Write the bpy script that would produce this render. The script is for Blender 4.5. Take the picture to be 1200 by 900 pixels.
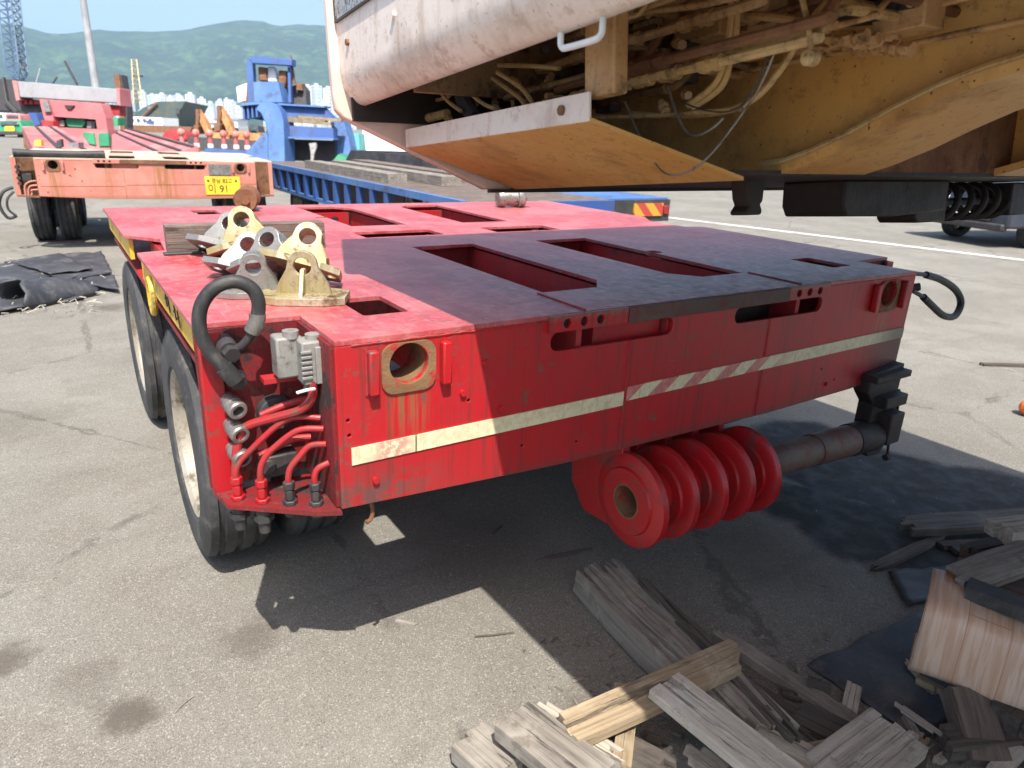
import bpy, bmesh, math, random
from mathutils import Vector, Matrix
from math import sin, cos, pi, radians as R

# ---------------------------------------------------------------- scene, camera, light
for o in list(bpy.data.objects): bpy.data.objects.remove(o)
S = bpy.context.scene
C = S.collection
CF, CP, CR, CY = 822.94, 0.3398, 0.0415, 0.582
CAM = Vector((-0.2499, -1.529, 1.5725))
FW = Vector((sin(CY)*cos(CP), cos(CY)*cos(CP), -sin(CP)))
_r = Vector((cos(CY), -sin(CY), 0)); _u = _r.cross(FW)
RT = cos(CR)*_r + sin(CR)*_u
UP = -sin(CR)*_r + cos(CR)*_u
cd = bpy.data.cameras.new('camera'); cam = bpy.data.objects.new('camera', cd); C.objects.link(cam)
cd.sensor_width = 36; cd.lens = 36*CF/1200; cd.clip_start = .05; cd.clip_end = 30000
cam.matrix_world = Matrix(((RT.x, UP.x, -FW.x, CAM.x), (RT.y, UP.y, -FW.y, CAM.y), (RT.z, UP.z, -FW.z, CAM.z), (0, 0, 0, 1)))
cd.dof.use_dof = True; cd.dof.focus_distance = 2.3; cd.dof.aperture_fstop = 4.5
S.camera = cam

SUN = Vector((-.222, -.535, 1)).normalized()
w = bpy.data.worlds.new('World'); S.world = w; w.use_nodes = True
wn = w.node_tree.nodes; wl = w.node_tree.links
sky = wn.new('ShaderNodeTexSky'); sky.sky_type = 'NISHITA'; sky.sun_disc = False
sky.sun_elevation = math.asin(SUN.z); sky.sun_rotation = math.atan2(SUN.x, SUN.y)
sky.air_density = 1.0; sky.dust_density = 3.0; sky.ozone_density = 1.0
wl.new(sky.outputs[0], wn['Background'].inputs[0]); wn['Background'].inputs[1].default_value = .135
sl = bpy.data.lights.new('sun', 'SUN'); sl.energy = 5.0; sl.angle = R(.5); sl.color = (1, .955, .89)
so = bpy.data.objects.new('sun', sl); C.objects.link(so)
so.rotation_euler = SUN.to_track_quat('Z', 'Y').to_euler()
S.view_settings.view_transform = 'Standard'; S.view_settings.look = 'None'
S.view_settings.exposure = 0.84; S.view_settings.gamma = 1

# ---------------------------------------------------------------- survey helpers (pixel of the 1200x900 photo -> point of the place)
def ray(x, y): return FW + RT*((x-600)/CF) - UP*((y-450)/CF)
def G(x, y, z=0.):
    d = ray(x, y); return CAM + d*((z-CAM.z)/d.z)
def PX(px, py, x):
    d = ray(px, py); return CAM + d*((x-CAM.x)/d.x)
def PY(px, py, y):
    d = ray(px, py); return CAM + d*((y-CAM.y)/d.y)
def D(px, py, dep): return CAM + ray(px, py)*dep

# ---------------------------------------------------------------- materials
def nt(name):
    m = bpy.data.materials.new(name); m.use_nodes = True
    t = m.node_tree; return m, t, t.nodes, t.links, t.nodes['Principled BSDF']
def rgba(c): return (c[0], c[1], c[2], 1)
class N:
    """tiny node helper"""
    def __init__(s, t): s.t = t; s.n = t.nodes; s.l = t.links
    def tc(s, kind='Object'): return s.n.new('ShaderNodeTexCoord').outputs[kind]
    def lk(s, a, b):
        if isinstance(a, (int, float)): b.default_value = a
        elif isinstance(a, tuple): b.default_value = rgba(a) if len(b.default_value) == 4 else a
        else: s.l.new(a, b)
    def map(s, v, sc=(1, 1, 1), rot=(0, 0, 0), loc=(0, 0, 0)):
        m = s.n.new('ShaderNodeMapping'); s.lk(v, m.inputs[0]); m.inputs[1].default_value = loc
        m.inputs[2].default_value = rot; m.inputs[3].default_value = sc; return m.outputs[0]
    def noise(s, v, sc, det=4, rough=.55, dist=0):
        n = s.n.new('ShaderNodeTexNoise'); s.lk(v, n.inputs['Vector']); n.inputs['Scale'].default_value = sc
        n.inputs['Detail'].default_value = det; n.inputs['Roughness'].default_value = rough
        n.inputs['Distortion'].default_value = dist; return n.outputs['Fac']
    def vor(s, v, sc, out='Color', feat='F1'):
        n = s.n.new('ShaderNodeTexVoronoi'); n.feature = feat; s.lk(v, n.inputs['Vector']); n.inputs['Scale'].default_value = sc
        return n.outputs[out]
    def ramp(s, f, a, b, ca=0., cb=1.):
        m = s.n.new('ShaderNodeMapRange'); m.interpolation_type = 'SMOOTHSTEP'; s.lk(f, m.inputs[0])
        for i, q in enumerate((a, b, ca, cb)): m.inputs[1+i].default_value = q
        return m.outputs[0]
    def mix(s, f, a, b, mode='MIX'):
        m = s.n.new('ShaderNodeMix'); m.data_type = 'RGBA'; m.blend_type = mode
        s.lk(f, m.inputs[0]); s.lk(a, m.inputs[6]); s.lk(b, m.inputs[7]); return m.outputs[2]
    def math(s, op, a, b=0., c=0.):
        m = s.n.new('ShaderNodeMath'); m.operation = op; s.lk(a, m.inputs[0]); s.lk(b, m.inputs[1]); s.lk(c, m.inputs[2]); return m.outputs[0]
    def sep(s, v):
        n = s.n.new('ShaderNodeSeparateXYZ'); s.lk(v, n.inputs[0]); return n.outputs
    def bump(s, h, st, dist, prev=None):
        b = s.n.new('ShaderNodeBump'); s.lk(h, b.inputs['Height']); b.inputs['Strength'].default_value = st
        b.inputs['Distance'].default_value = dist
        if prev: s.l.new(prev, b.inputs['Normal'])
        return b.outputs[0]
    def dist(s, v, p, flat=True):
        if flat: v = s.map(v, (1, 1, 0))
        n = s.n.new('ShaderNodeVectorMath'); n.operation = 'DISTANCE'; s.lk(v, n.inputs[0]); n.inputs[1].default_value = (p[0], p[1], 0 if flat else p[2])
        return n.outputs['Value']
    def rnd(s): return s.n.new('ShaderNodeObjectInfo').outputs['Random']
    def point(s): return s.n.new('ShaderNodeNewGeometry').outputs['Pointiness']

def paint(name, base, fade=None, dirt=(.05, .042, .035), amt=.35, scale=5., rough=.42, metal=0., bump=.12, edge=None, streak=.25, coat=0., speck=.0, chips=0., chipcol=(.11, .06, .04)):
    m, t, n, l, b = nt(name); q = N(t); v = q.tc()
    fade = fade or tuple(min(1, c*1.25+.02) for c in base)
    col = q.mix(q.ramp(q.noise(v, scale*.45, 5, .6), .38, .68), base, fade)
    big = q.noise(v, scale, 8, .68); fine = q.noise(v, scale*9, 5, .65)
    st = q.noise(q.map(v, (scale*5, scale*5, scale*.35)), 1, 4, .6)
    d = q.math('ADD', q.math('MULTIPLY', q.ramp(big, .5, .68), amt*1.6), q.math('MULTIPLY', q.ramp(st, .52, .7), streak))
    d = q.math('ADD', d, q.math('MULTIPLY', q.ramp(fine, .54, .68), amt*.7)); d = q.math('MINIMUM', d, .92)
    col = q.mix(d, col, dirt)
    if chips: col = q.mix(q.math('MULTIPLY', q.math('MULTIPLY', q.ramp(q.noise(v, scale*3.2, 12, .78), .555, .575), q.ramp(q.noise(v, scale*.8, 4, .6), .50, .58)), chips), col, chipcol)
    if speck: col = q.mix(q.math('MULTIPLY', q.ramp(q.noise(v, scale*28, 2, .5), .68, .72), speck), col, (.02, .014, .01))
    if edge:
        e = q.ramp(q.math('ADD', q.point(), q.math('MULTIPLY', q.math('SUBTRACT', fine, .5), .12)), .53, .58)
        col = q.mix(e, col, edge)
    l.new(col, b.inputs['Base Color'])
    l.new(q.math('ADD', rough-.06, q.math('ADD', q.math('MULTIPLY', d, .4), q.math('MULTIPLY', fine, .12))), b.inputs['Roughness'])
    b.inputs['Metallic'].default_value = metal
    if coat: b.inputs['Coat Weight'].default_value = coat; b.inputs['Coat Roughness'].default_value = .15
    bb = q.bump(fine, bump, .004); bb = q.bump(big, bump*.8, .01, bb); l.new(bb, b.inputs['Normal'])
    return m

M = {}
RED = (.40, .008, .013)
M['red'] = paint('red_paint', RED, (.36, .020, .024), dirt=(.06, .03, .026), amt=.34, scale=5, rough=.42, streak=.25, chips=.8)
M['red_gloss'] = paint('red_gloss', (.43, .008, .012), (.38, .016, .018), dirt=(.075, .045, .04), amt=.36, scale=8, rough=.36, streak=.15, bump=.12, chips=.8, chipcol=(.10, .05, .042))
M['red_old'] = paint('red_old', (.36, .012, .016), (.40, .03, .03), amt=.45, scale=6, rough=.55, streak=.25)
M['red_grime_shade'] = paint('grimy_shaded_red', (.20, .008, .011), (.13, .014, .015), dirt=(.020, .015, .014), amt=.95, scale=9, rough=.55, streak=.6, chips=.7)  # grime, with the base also darkened for the shade inside the recesses
M['red_pipe'] = paint('red_pipe', (.34, .012, .016), (.30, .02, .022), dirt=(.07, .04, .035), amt=.5, scale=14, rough=.45, streak=.2, chips=.8)
M['pink'] = paint('pink_paint', (.50, .17, .12), (.55, .25, .18), dirt=(.20, .07, .035), amt=.30, scale=2.5, rough=.6, streak=.5)
M['pinkdeck'] = paint('pink_deck', (.46, .36, .27), (.52, .44, .35), dirt=(.2, .13, .09), amt=.3, scale=3, rough=.75)
M['rose'] = paint('rose_paint', (.46, .11, .12), (.52, .23, .22), dirt=(.25, .12, .10), amt=.3, scale=1.5, rough=.6)
M['peach'] = paint('peach_paint', (.80, .68, .60), (.83, .76, .70), dirt=(.40, .27, .19), amt=.26, scale=5, rough=.42, streak=.3, speck=.5, bump=.08, chips=.35, chipcol=(.35, .16, .07))
M['peach_bounce'] = paint('peach_bounce_lit', (.74, .50, .40), (.78, .60, .50), dirt=(.42, .22, .12), amt=.15, scale=4, rough=.45, streak=.12, speck=.2, bump=.06)  # peach again, with the red deck's bounce light put into its colour
M['orange'] = paint('orange_grimy_paint', (.64, .33, .085), (.68, .43, .16), dirt=(.24, .11, .04), amt=.30, scale=3.5, rough=.5, streak=.05, speck=.9, bump=.12, chips=.3, chipcol=(.09, .04, .02))
M['dust'] = paint('dusty_brown_metal', (.20, .12, .06), (.30, .19, .10), dirt=(.04, .025, .016), amt=.6, scale=12, rough=.7)
M['orange_part'] = paint('orange_part', (.46, .25, .10), (.56, .36, .18), dirt=(.08, .045, .022), amt=.5, scale=14, rough=.5, streak=.2)
M['hose_orange'] = paint('hose_ochre', (.52, .33, .13), (.60, .43, .21), dirt=(.10, .06, .03), amt=.5, scale=12, rough=.5)
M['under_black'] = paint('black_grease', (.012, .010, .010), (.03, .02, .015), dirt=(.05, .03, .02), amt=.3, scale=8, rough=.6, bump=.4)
M['yellow'] = paint('yellow_paint', (.72, .42, .02), (.68, .46, .08), dirt=(.08, .05, .03), amt=.45, scale=9, rough=.5)
M['blue'] = paint('blue_paint', (.022, .075, .26), (.04, .11, .30), dirt=(.07, .06, .06), amt=.28, scale=1.2, rough=.5, streak=.3)
M['lblue'] = paint('light_blue_paint', (.055, .140, .36), (.09, .19, .40), dirt=(.06, .06, .065), amt=.45, scale=1.5, rough=.55)
M['green'] = paint('green_paint', (.02, .22, .10), amt=.25, scale=3, rough=.5)
M['white'] = paint('white_paint', (.78, .78, .77), (.82, .82, .82), dirt=(.3, .27, .23), amt=.18, scale=3, rough=.5)
M['greyp'] = paint('grey_paint', (.25, .25, .26), (.30, .30, .31), dirt=(.16, .14, .12), amt=.25, scale=2, rough=.55)
M['steel'] = paint('bare_steel', (.26, .25, .235), (.34, .33, .31), dirt=(.09, .06, .04), amt=.4, scale=18, rough=.42, metal=.7)
M['galv'] = paint('zinc_grey', (.27, .26, .24), (.36, .35, .32), dirt=(.08, .055, .035), amt=.6, scale=22, rough=.36, metal=.6)
M['zincy'] = paint('yellow_zinc', (.34, .27, .12), (.50, .45, .33), dirt=(.13, .075, .03), amt=.7, scale=16, rough=.38, metal=.35)
M['dark'] = paint('dark_metal', (.035, .034, .036), (.06, .055, .055), dirt=(.10, .075, .055), amt=.35, scale=14, rough=.5, metal=.2)
M['rust'] = paint('rust', (.16, .065, .03), (.24, .12, .06), dirt=(.05, .03, .02), amt=.4, scale=12, rough=.85, bump=.4)
M['rusty_flange'] = paint('rusty_flange', (.15, .085, .035), (.22, .13, .06), dirt=(.36, .012, .014), amt=.62, scale=16, rough=.8, bump=.5)
M['flange_dark'] = paint('dark_flange', (.075, .05, .04), (.13, .09, .065), dirt=(.19, .02, .018), amt=.35, scale=9, rough=.6)
M['rubber'] = paint('rubber', (.022, .022, .024), (.04, .04, .042), dirt=(.13, .12, .105), amt=.25, scale=9, rough=.72, bump=.3)
M['tyre'] = paint('tyre_rubber', (.028, .028, .03), (.055, .055, .058), dirt=(.15, .14, .125), amt=.35, scale=7, rough=.75, bump=.3)
M['mat'] = paint('belt_rubber', (.028, .03, .036), (.05, .052, .06), dirt=(.16, .15, .14), amt=.3, scale=5, rough=.6, bump=.3)
M['cord'] = paint('torn_fabric', (.42, .38, .32), amt=.5, scale=30, rough=.9)
M['hose'] = paint('black_hose', (.018, .018, .019), (.035, .034, .034), dirt=(.10, .095, .085), amt=.25, scale=16, rough=.55)
M['rim'] = paint('cream_rim', (.30, .265, .205), (.35, .315, .255), dirt=(.10, .08, .055), amt=.6, scale=8, rough=.5)
M['plug'] = paint('grey_connector', (.20, .195, .18), (.25, .24, .22), dirt=(.06, .05, .04), amt=.55, scale=26, rough=.5)
M['plate_y'] = paint('number_plate_yellow', (.80, .52, .02), amt=.1, scale=8, rough=.5)
M['ink'] = paint('black_ink', (.02, .02, .02), amt=.0, rough=.6)
M['hull'] = paint('dark_green_hull', (.025, .06, .055), (.05, .08, .07), dirt=(.16, .09, .05), amt=.3, scale=.4, rough=.6)
M['apart'] = paint('pale_apartment', (.70, .70, .68), (.76, .76, .75), dirt=(.5, .5, .5), amt=.15, scale=.05, rough=.8)
M['glass'] = paint('dark_window', (.05, .07, .09), amt=.0, rough=.12)
M['carpaint'] = paint('dark_blue_car_paint', (.018, .022, .034), amt=.08, scale=2, rough=.35, coat=.25)
M['amber'] = paint('orange_plastic', (.78, .16, .01), amt=.1, rough=.4)
M['lamp'] = paint('headlight_plastic', (.7, .72, .75), amt=.05, rough=.12)
M['pole'] = paint('galvanized_pole', (.34, .34, .35), amt=.15, scale=2, rough=.5)
M['teal'] = paint('teal_paint', (.05, .30, .30), amt=.2, scale=1, rough=.5)

def wood(name, base, dark, light, gsc=1.):
    m, t, n, l, b = nt(name); q = N(t); v = q.tc()
    r = q.rnd(); off = q.n.new('ShaderNodeCombineXYZ'); q.lk(q.math('MULTIPLY', r, 37.), off.inputs[0]); q.lk(q.math('MULTIPLY', r, 11.), off.inputs[1])
    va = q.n.new('ShaderNodeVectorMath'); va.operation = 'ADD'; q.lk(v, va.inputs[0]); q.lk(off.outputs[0], va.inputs[1]); v = va.outputs[0]
    g = q.noise(q.map(v, (2.2*gsc, 55*gsc, 55*gsc)), 1, 6, .65, .4); g2 = q.noise(q.map(v, (6*gsc, 190*gsc, 190*gsc)), 1, 3, .6)
    big = q.noise(v, 7, 5, .6)
    col = q.mix(q.ramp(g, .3, .7), dark, base); col = q.mix(q.ramp(big, .45, .75), col, light)
    col = q.mix(q.math('MULTIPLY', q.ramp(g2, .55, .75), .55), col, dark)
    col = q.mix(q.math('MULTIPLY', q.ramp(q.noise(v, 13, 8, .75), .53, .64), .65), col, (.085, .058, .035)); ck = q.noise(q.map(v, (1.6*gsc, 34*gsc, 34*gsc)), 1, 8, .75, .3); col = q.mix(q.math('MULTIPLY', q.ramp(ck, .60, .635), .85), col, (.025, .02, .016))
    col = q.mix(.35, col, q.mix(r, tuple(c*.6 for c in base), tuple(min(1, c*1.3) for c in base)))
    l.new(col, b.inputs['Base Color']); b.inputs['Roughness'].default_value = .85
    bb = q.bump(g, .8, .007); bb = q.bump(g2, .5, .003, bb); bb = q.bump(q.math('SUBTRACT', 1., q.ramp(ck, .58, .64)), .8, .008, bb); l.new(bb, b.inputs['Normal']); return m
M['wood_grey'] = wood('weathered_grey_wood', (.30, .265, .22), (.10, .085, .07), (.38, .345, .29))
M['wood_dark'] = wood('dark_wet_wood', (.115, .095, .078), (.03, .025, .02), (.17, .145, .12))
M['wood_tan'] = wood('tan_split_wood', (.36, .28, .175), (.15, .095, .05), (.46, .39, .28))
M['wood_pale'] = wood('pale_bleached_wood', (.50, .45, .37), (.24, .20, .15), (.60, .56, .48))
M['timber'] = wood('grey_brown_timber', (.17, .125, .10), (.06, .045, .038), (.24, .19, .16))

def mk_asphalt():
    m, t, n, l, b = nt('asphalt'); q = N(t); v = q.tc()
    ag = q.sep(q.vor(v, 400))[0]; ag2 = q.sep(q.vor(v, 230))[1]
    fine = q.noise(v, 420, 3, .6); mid = q.noise(v, 9, 6, .62); big = q.noise(v, .55, 6, .6); patch = q.noise(v, 2.1, 5, .6, .5)
    col = q.mix(q.ramp(big, .3, .7), (.160, .149, .124), (.232, .218, .187))
    col = q.mix(q.math('MULTIPLY', q.ramp(patch, .46, .62), .55), col, (.145, .130, .105))
    tm = q.noise(q.map(v, (.5, 7, 1), (0, 0, R(28))), 1, 6, .65); col = q.mix(q.math('MULTIPLY', q.ramp(tm, .54, .68), .35), col, (.11, .10, .085))
    gr = q.noise(v, 26, 10, .8); col = q.mix(q.math('MULTIPLY', q.ramp(gr, .57, .66), .40), col, (.085, .075, .06)); col = q.mix(q.math('MULTIPLY', q.ramp(gr, .42, .34), .25), col, (.33, .31, .265))
    col = q.mix(q.math('MULTIPLY', q.ramp(mid, .5, .8), .4), col, (.13, .115, .095))
    col = q.mix(q.math('MULTIPLY', q.ramp(ag, .72, .98), .55), col, (.34, .315, .26)); col = q.mix(q.math('MULTIPLY', q.ramp(ag, .26, .04), .5), col, (.07, .065, .055))
    col = q.mix(q.math('MULTIPLY', q.ramp(ag2, .90, .96), .40), col, (.46, .42, .35)); col = q.mix(q.math('MULTIPLY', q.ramp(ag2, .08, .03), .45), col, (.06, .055, .05))
    col = q.mix(q.math('MULTIPLY', q.ramp(fine, .52, .66), .32), col, (.10, .09, .078))
    warp = q.math('MULTIPLY', q.math('SUBTRACT', q.noise(v, 5, 6, .7), .5), .34)
    # dusty dirt spots left by wheels and dropped grease
    for (px, py, rr, a) in ((5, 775, .07, .75), (145, 838, .07, .8), (295, 745, .09, .55), (110, 790, .10, .35), (690, 845, .12, .55), (900, 650, .3, .4), (560, 640, .3, .45), (130, 360, .16, .7), (0, 500, .3, .25)):
        p = G(px, py); d = q.math('ADD', q.dist(v, p), warp)
        col = q.mix(q.math('MULTIPLY', q.ramp(d, rr*1.5, rr*.25), a), col, (.075, .060, .045))
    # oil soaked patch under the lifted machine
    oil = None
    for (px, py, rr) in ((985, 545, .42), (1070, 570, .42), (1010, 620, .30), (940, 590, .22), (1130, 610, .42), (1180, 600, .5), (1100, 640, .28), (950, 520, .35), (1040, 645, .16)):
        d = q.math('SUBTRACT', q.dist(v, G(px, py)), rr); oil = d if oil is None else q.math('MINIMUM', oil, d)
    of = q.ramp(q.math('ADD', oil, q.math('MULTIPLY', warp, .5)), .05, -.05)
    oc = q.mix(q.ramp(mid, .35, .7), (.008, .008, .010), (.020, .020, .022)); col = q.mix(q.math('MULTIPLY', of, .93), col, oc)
    # hairline cracks
    cr = q.vor(q.map(v, (1, 1, 0)), .42, 'Distance', 'DISTANCE_TO_EDGE')
    wv = q.math('ADD', cr, q.math('MULTIPLY', q.math('SUBTRACT', q.noise(v, 3, 6, .7), .5), .10))
    ck = q.math('MULTIPLY', q.ramp(q.math('ABSOLUTE', wv), .009, .001), q.ramp(big, .40, .48)); col = q.mix(q.math('MULTIPLY', ck, .5), col, (.05, .045, .04))
    l.new(col, b.inputs['Base Color'])
    l.new(q.math('SUBTRACT', .9, q.math('MULTIPLY', of, q.math('MULTIPLY', q.ramp(mid, .40, .7), .22))), b.inputs['Roughness'])
    h = q.math('ADD', q.math('MULTIPLY', q.vor(v, 400, 'Distance'), -1.), q.math('MULTIPLY', fine, .6))
    bb = q.bump(h, .45, .0025); bb = q.bump(mid, .35, .012, bb); l.new(bb, b.inputs['Normal']); return m
M['asphalt'] = mk_asphalt()

def mk_deck():
    m, t, n, l, b = nt('red_deck'); q = N(t); v = q.tc(); xyz = q.sep(v)
    n1 = q.noise(v, 3.2, 7, .66); n2 = q.noise(q.map(v, (9, 3, 3)), 1, 7, .7); f = q.noise(v, 90, 4, .6); f2 = q.noise(v, 30, 6, .7)
    col = q.mix(q.ramp(n1, .38, .62), (.37, .042, .048), (.45, .115, .115)); col = q.mix(q.math('MULTIPLY', q.ramp(f2, .48, .62), .55), col, (.47, .18, .18))
    sc = q.noise(q.map(v, (3.5, 60, 1), (0, 0, R(8))), 1, 5, .7); sc2 = q.noise(q.map(v, (70, 3, 1), (0, 0, R(-12))), 1, 5, .7)
    col = q.mix(q.math('MULTIPLY', q.ramp(sc, .57, .66), .4), col, (.14, .03, .03)); col = q.mix(q.math('MULTIPLY', q.ramp(sc2, .58, .67), .4), col, (.50, .24, .23))
    # soot and tar plus painted shade of the machine over the deck's front, blotchy
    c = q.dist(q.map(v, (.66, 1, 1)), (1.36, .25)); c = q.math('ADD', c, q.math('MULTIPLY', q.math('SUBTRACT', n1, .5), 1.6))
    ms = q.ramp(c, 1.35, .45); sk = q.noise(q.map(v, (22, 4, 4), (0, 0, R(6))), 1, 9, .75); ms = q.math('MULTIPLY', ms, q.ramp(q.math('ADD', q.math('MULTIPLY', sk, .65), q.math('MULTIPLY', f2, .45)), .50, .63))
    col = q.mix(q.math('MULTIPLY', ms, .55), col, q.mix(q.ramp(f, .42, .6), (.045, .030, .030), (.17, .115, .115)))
    col = q.mix(q.math('MULTIPLY', q.ramp(q.noise(v, 14, 12, .8), .605, .63), .75), col, (.07, .04, .035))
    col = q.mix(q.math('MULTIPLY', q.ramp(f, .60, .68), .6), col, (.09, .03, .03))
    l.new(col, b.inputs['Base Color']); l.new(q.math('ADD', .16, q.math('MULTIPLY', f2, .50)), b.inputs['Roughness']); b.inputs['Specular IOR Level'].default_value = .5
    bb = q.bump(f, .16, .003); bb = q.bump(f2, .25, .006, bb); l.new(bb, b.inputs['Normal']); return m
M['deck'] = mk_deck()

def mk_endplate():
    m, t, n, l, b = nt('red_endplate'); q = N(t); v = q.tc(); x, y, z = q.sep(v)
    n1 = q.noise(v, 4, 7, .65); f = q.noise(v, 60, 5, .65); st = q.noise(q.map(v, (60, 60, 2.2)), 1, 4, .6)
    col = q.mix(q.ramp(n1, .35, .7), (.42, .008, .013), (.36, .018, .021))
    # rust washed down from the two pipe openings
    for (hx, hz, wd) in ((.446, 1.03, .075), (2.555, 1.02, .06)):
        k = q.math('MULTIPLY', q.ramp(q.math('ABSOLUTE', q.math('SUBTRACT', x, hx)), wd, wd*.25), q.ramp(z, hz-.28, hz-.10))
        k = q.math('MULTIPLY', k, q.ramp(z, hz+.02, hz-.03)); k = q.math('MULTIPLY', k, q.ramp(st, .42, .62)); col = q.mix(q.math('MULTIPLY', k, .85), col, (.24, .14, .055))
    # grime scuffed on the lower corner and oil at the other end
    lo = q.math('MULTIPLY', q.ramp(x, .62, .34), q.ramp(z, .78, .69)); lo = q.math('MULTIPLY', lo, q.ramp(q.noise(v, 22, 6, .75), .42, .54)); col = q.mix(q.math('MULTIPLY', lo, .9), col, (.085, .065, .055))
    ro = q.math('MULTIPLY', q.ramp(x, 2.38, 2.66), q.ramp(q.math('ADD', z, q.math('MULTIPLY', n1, .1)), .95, .84)); col = q.mix(q.math('MULTIPLY', ro, .9), col, (.018, .015, .018))
    ch = q.math('MULTIPLY', q.math('MULTIPLY', q.ramp(q.noise(v, 17, 12, .8), .555, .575), q.ramp(q.noise(v, 2.6, 4, .6), .50, .60)), .85); col = q.mix(ch, col, (.13, .07, .05))
    sc = q.noise(q.map(v, (5, 5, 90), (0, R(14), 0)), 1, 5, .7); col = q.mix(q.math('MULTIPLY', q.ramp(sc, .66, .70), .5), col, (.47, .13, .12))
    fd = q.ramp(q.noise(v, 1.7, 6, .65), .5, .66); col = q.mix(q.math('MULTIPLY', fd, .55), col, (.19, .026, .026))
    top = q.math('MULTIPLY', q.ramp(q.math('ADD', z, q.math('MULTIPLY', q.math('SUBTRACT', f, .5), .05)), 1.088, 1.106), .8); col = q.mix(top, col, (.20, .10, .075))
    bot = q.math('MULTIPLY', q.ramp(q.math('ADD', z, q.math('MULTIPLY', q.math('SUBTRACT', f, .5), .06)), .668, .64), .6); col = q.mix(bot, col, (.13, .05, .04))
    col = q.mix(q.math('MULTIPLY', q.ramp(st, .50, .66), .55), col, (.10, .03, .025)); col = q.mix(q.math('MULTIPLY', q.ramp(f, .62, .74), .35), col, (.12, .02, .02))
    col = q.mix(q.math('MULTIPLY', q.ramp(q.noise(v, 35, 3, .5), .7, .74), .7), col, (.10, .05, .04))
    l.new(col, b.inputs['Base Color']); l.new(q.math('ADD', .36, q.math('MULTIPLY', f, .15)), b.inputs['Roughness'])
    bb = q.bump(f, .12, .003); bb = q.bump(n1, .05, .012, bb); l.new(bb, b.inputs['Normal']); return m
M['endplate'] = mk_endplate()

def mk_pinkplate():
    m, t, n, l, b = nt('pink_endplate'); q = N(t); v = q.tc(); x, y, z = q.sep(v)
    n1 = q.noise(v, 3, 7, .65); f = q.noise(v, 40, 5, .65); st = q.noise(q.map(v, (26, 26, 1.4)), 1, 4, .6)
    col = q.mix(q.ramp(n1, .35, .7), (.50, .165, .12), (.55, .24, .18))
    for (hx, wd, a) in ((.446, .10, .9), (1.62, .2, .9), (1.02, .08, .5), (2.5, .08, .7)):
        k = q.math('MULTIPLY', q.ramp(q.math('ABSOLUTE', q.math('SUBTRACT', x, hx)), wd, wd*.35), q.ramp(st, .38, .6)); k = q.math('MULTIPLY', k, q.ramp(z, 1.06, 1.0)); col = q.mix(q.math('MULTIPLY', k, a), col, (.32, .13, .045))
    col = q.mix(q.math('MULTIPLY', q.ramp(f, .6, .72), .5), col, (.25, .10, .06))
    col = q.mix(q.math('MULTIPLY', q.ramp(z, .70, .645), .6), col, (.28, .11, .05))
    l.new(col, b.inputs['Base Color']); b.inputs['Roughness'].default_value = .65
    l.new(q.bump(f, .2, .004), b.inputs['Normal']); return m
M['pinkplate'] = mk_pinkplate()

def mk_strip(name, split):
    m, t, n, l, b = nt(name); q = N(t); v = q.tc(); x, y, z = q.sep(v)
    dg = q.math('FRACT', q.math('MULTIPLY', q.math('ADD', x, q.math('MULTIPLY', z, -1.3)), 1/.15))
    a = q.math('MULTIPLY', q.ramp(dg, .5, .54), q.ramp(x, 2.05, 1.75)); f = q.noise(v, 45, 6, .7); st = q.noise(q.map(v, (70, 70, 5)), 1, 3, .6)
    pale = q.mix(q.ramp(f, .4, .65), (.66, .60, .40), (.54, .47, .29)); redf = q.mix(q.ramp(f, .4, .65), (.46, .09, .10), (.5, .22, .2))
    col = q.mix(q.math('MULTIPLY', a, .9 if split else 0.), pale, redf)
    if not split:
        k = q.math('MULTIPLY', q.ramp(q.math('ABSOLUTE', q.math('SUBTRACT', x, .40)), .07, .02), q.ramp(f, .42, .55)); col = q.mix(q.math('MULTIPLY', k, .6), col, (.46, .12, .12))
        k = q.math('MULTIPLY', q.ramp(q.math('ABSOLUTE', q.math('SUBTRACT', x, .46)), .03, .01), q.ramp(st, .5, .6)); col = q.mix(k, col, (.16, .13, .06))
    col = q.mix(q.math('MULTIPLY', q.ramp(st, .58, .74), .5), col, (.15, .12, .07)); col = q.mix(q.math('MULTIPLY', q.ramp(x, 2.45, 2.7), .8), col, (.08, .07, .055))
    l.new(col, b.inputs['Base Color']); b.inputs['Roughness'].default_value = .45; return m
M['strip_pale'] = mk_strip('reflective_strip_pale', False); M['strip_red'] = mk_strip('reflective_strip_striped', True)

def mk_vinyl():
    m, t, n, l, b = nt('vinyl_flooring'); q = N(t); v = q.tc()
    br = q.n.new('ShaderNodeTexBrick'); q.lk(q.map(v, (1, 1, 1), (0, 0, R(90))), br.inputs['Vector']); br.offset = .45
    br.inputs['Scale'].default_value = 1; br.inputs['Mortar Size'].default_value = .0012; br.inputs['Brick Width'].default_value = .34; br.inputs['Row Height'].default_value = .105
    br.inputs['Color1'].default_value = (.64, .45, .32, 1); br.inputs['Color2'].default_value = (.70, .53, .40, 1); br.inputs['Mortar'].default_value = (.30, .18, .11, 1)
    g = q.noise(q.map(v, (75, 5, 5)), 1, 5, .6, .5)
    col = q.mix(q.math('MULTIPLY', q.ramp(g, .42, .62), .65), br.outputs[0], (.50, .28, .16)); col = q.mix(q.math('MULTIPLY', q.ramp(q.noise(v, 12, 5, .6), .55, .75), .35), col, (.50, .43, .37))
    l.new(col, b.inputs['Base Color']); b.inputs['Roughness'].default_value = .38; l.new(q.bump(q.noise(v, 9, 3), .3, .01), b.inputs['Normal']); return m
M['vinyl'] = mk_vinyl()

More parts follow.
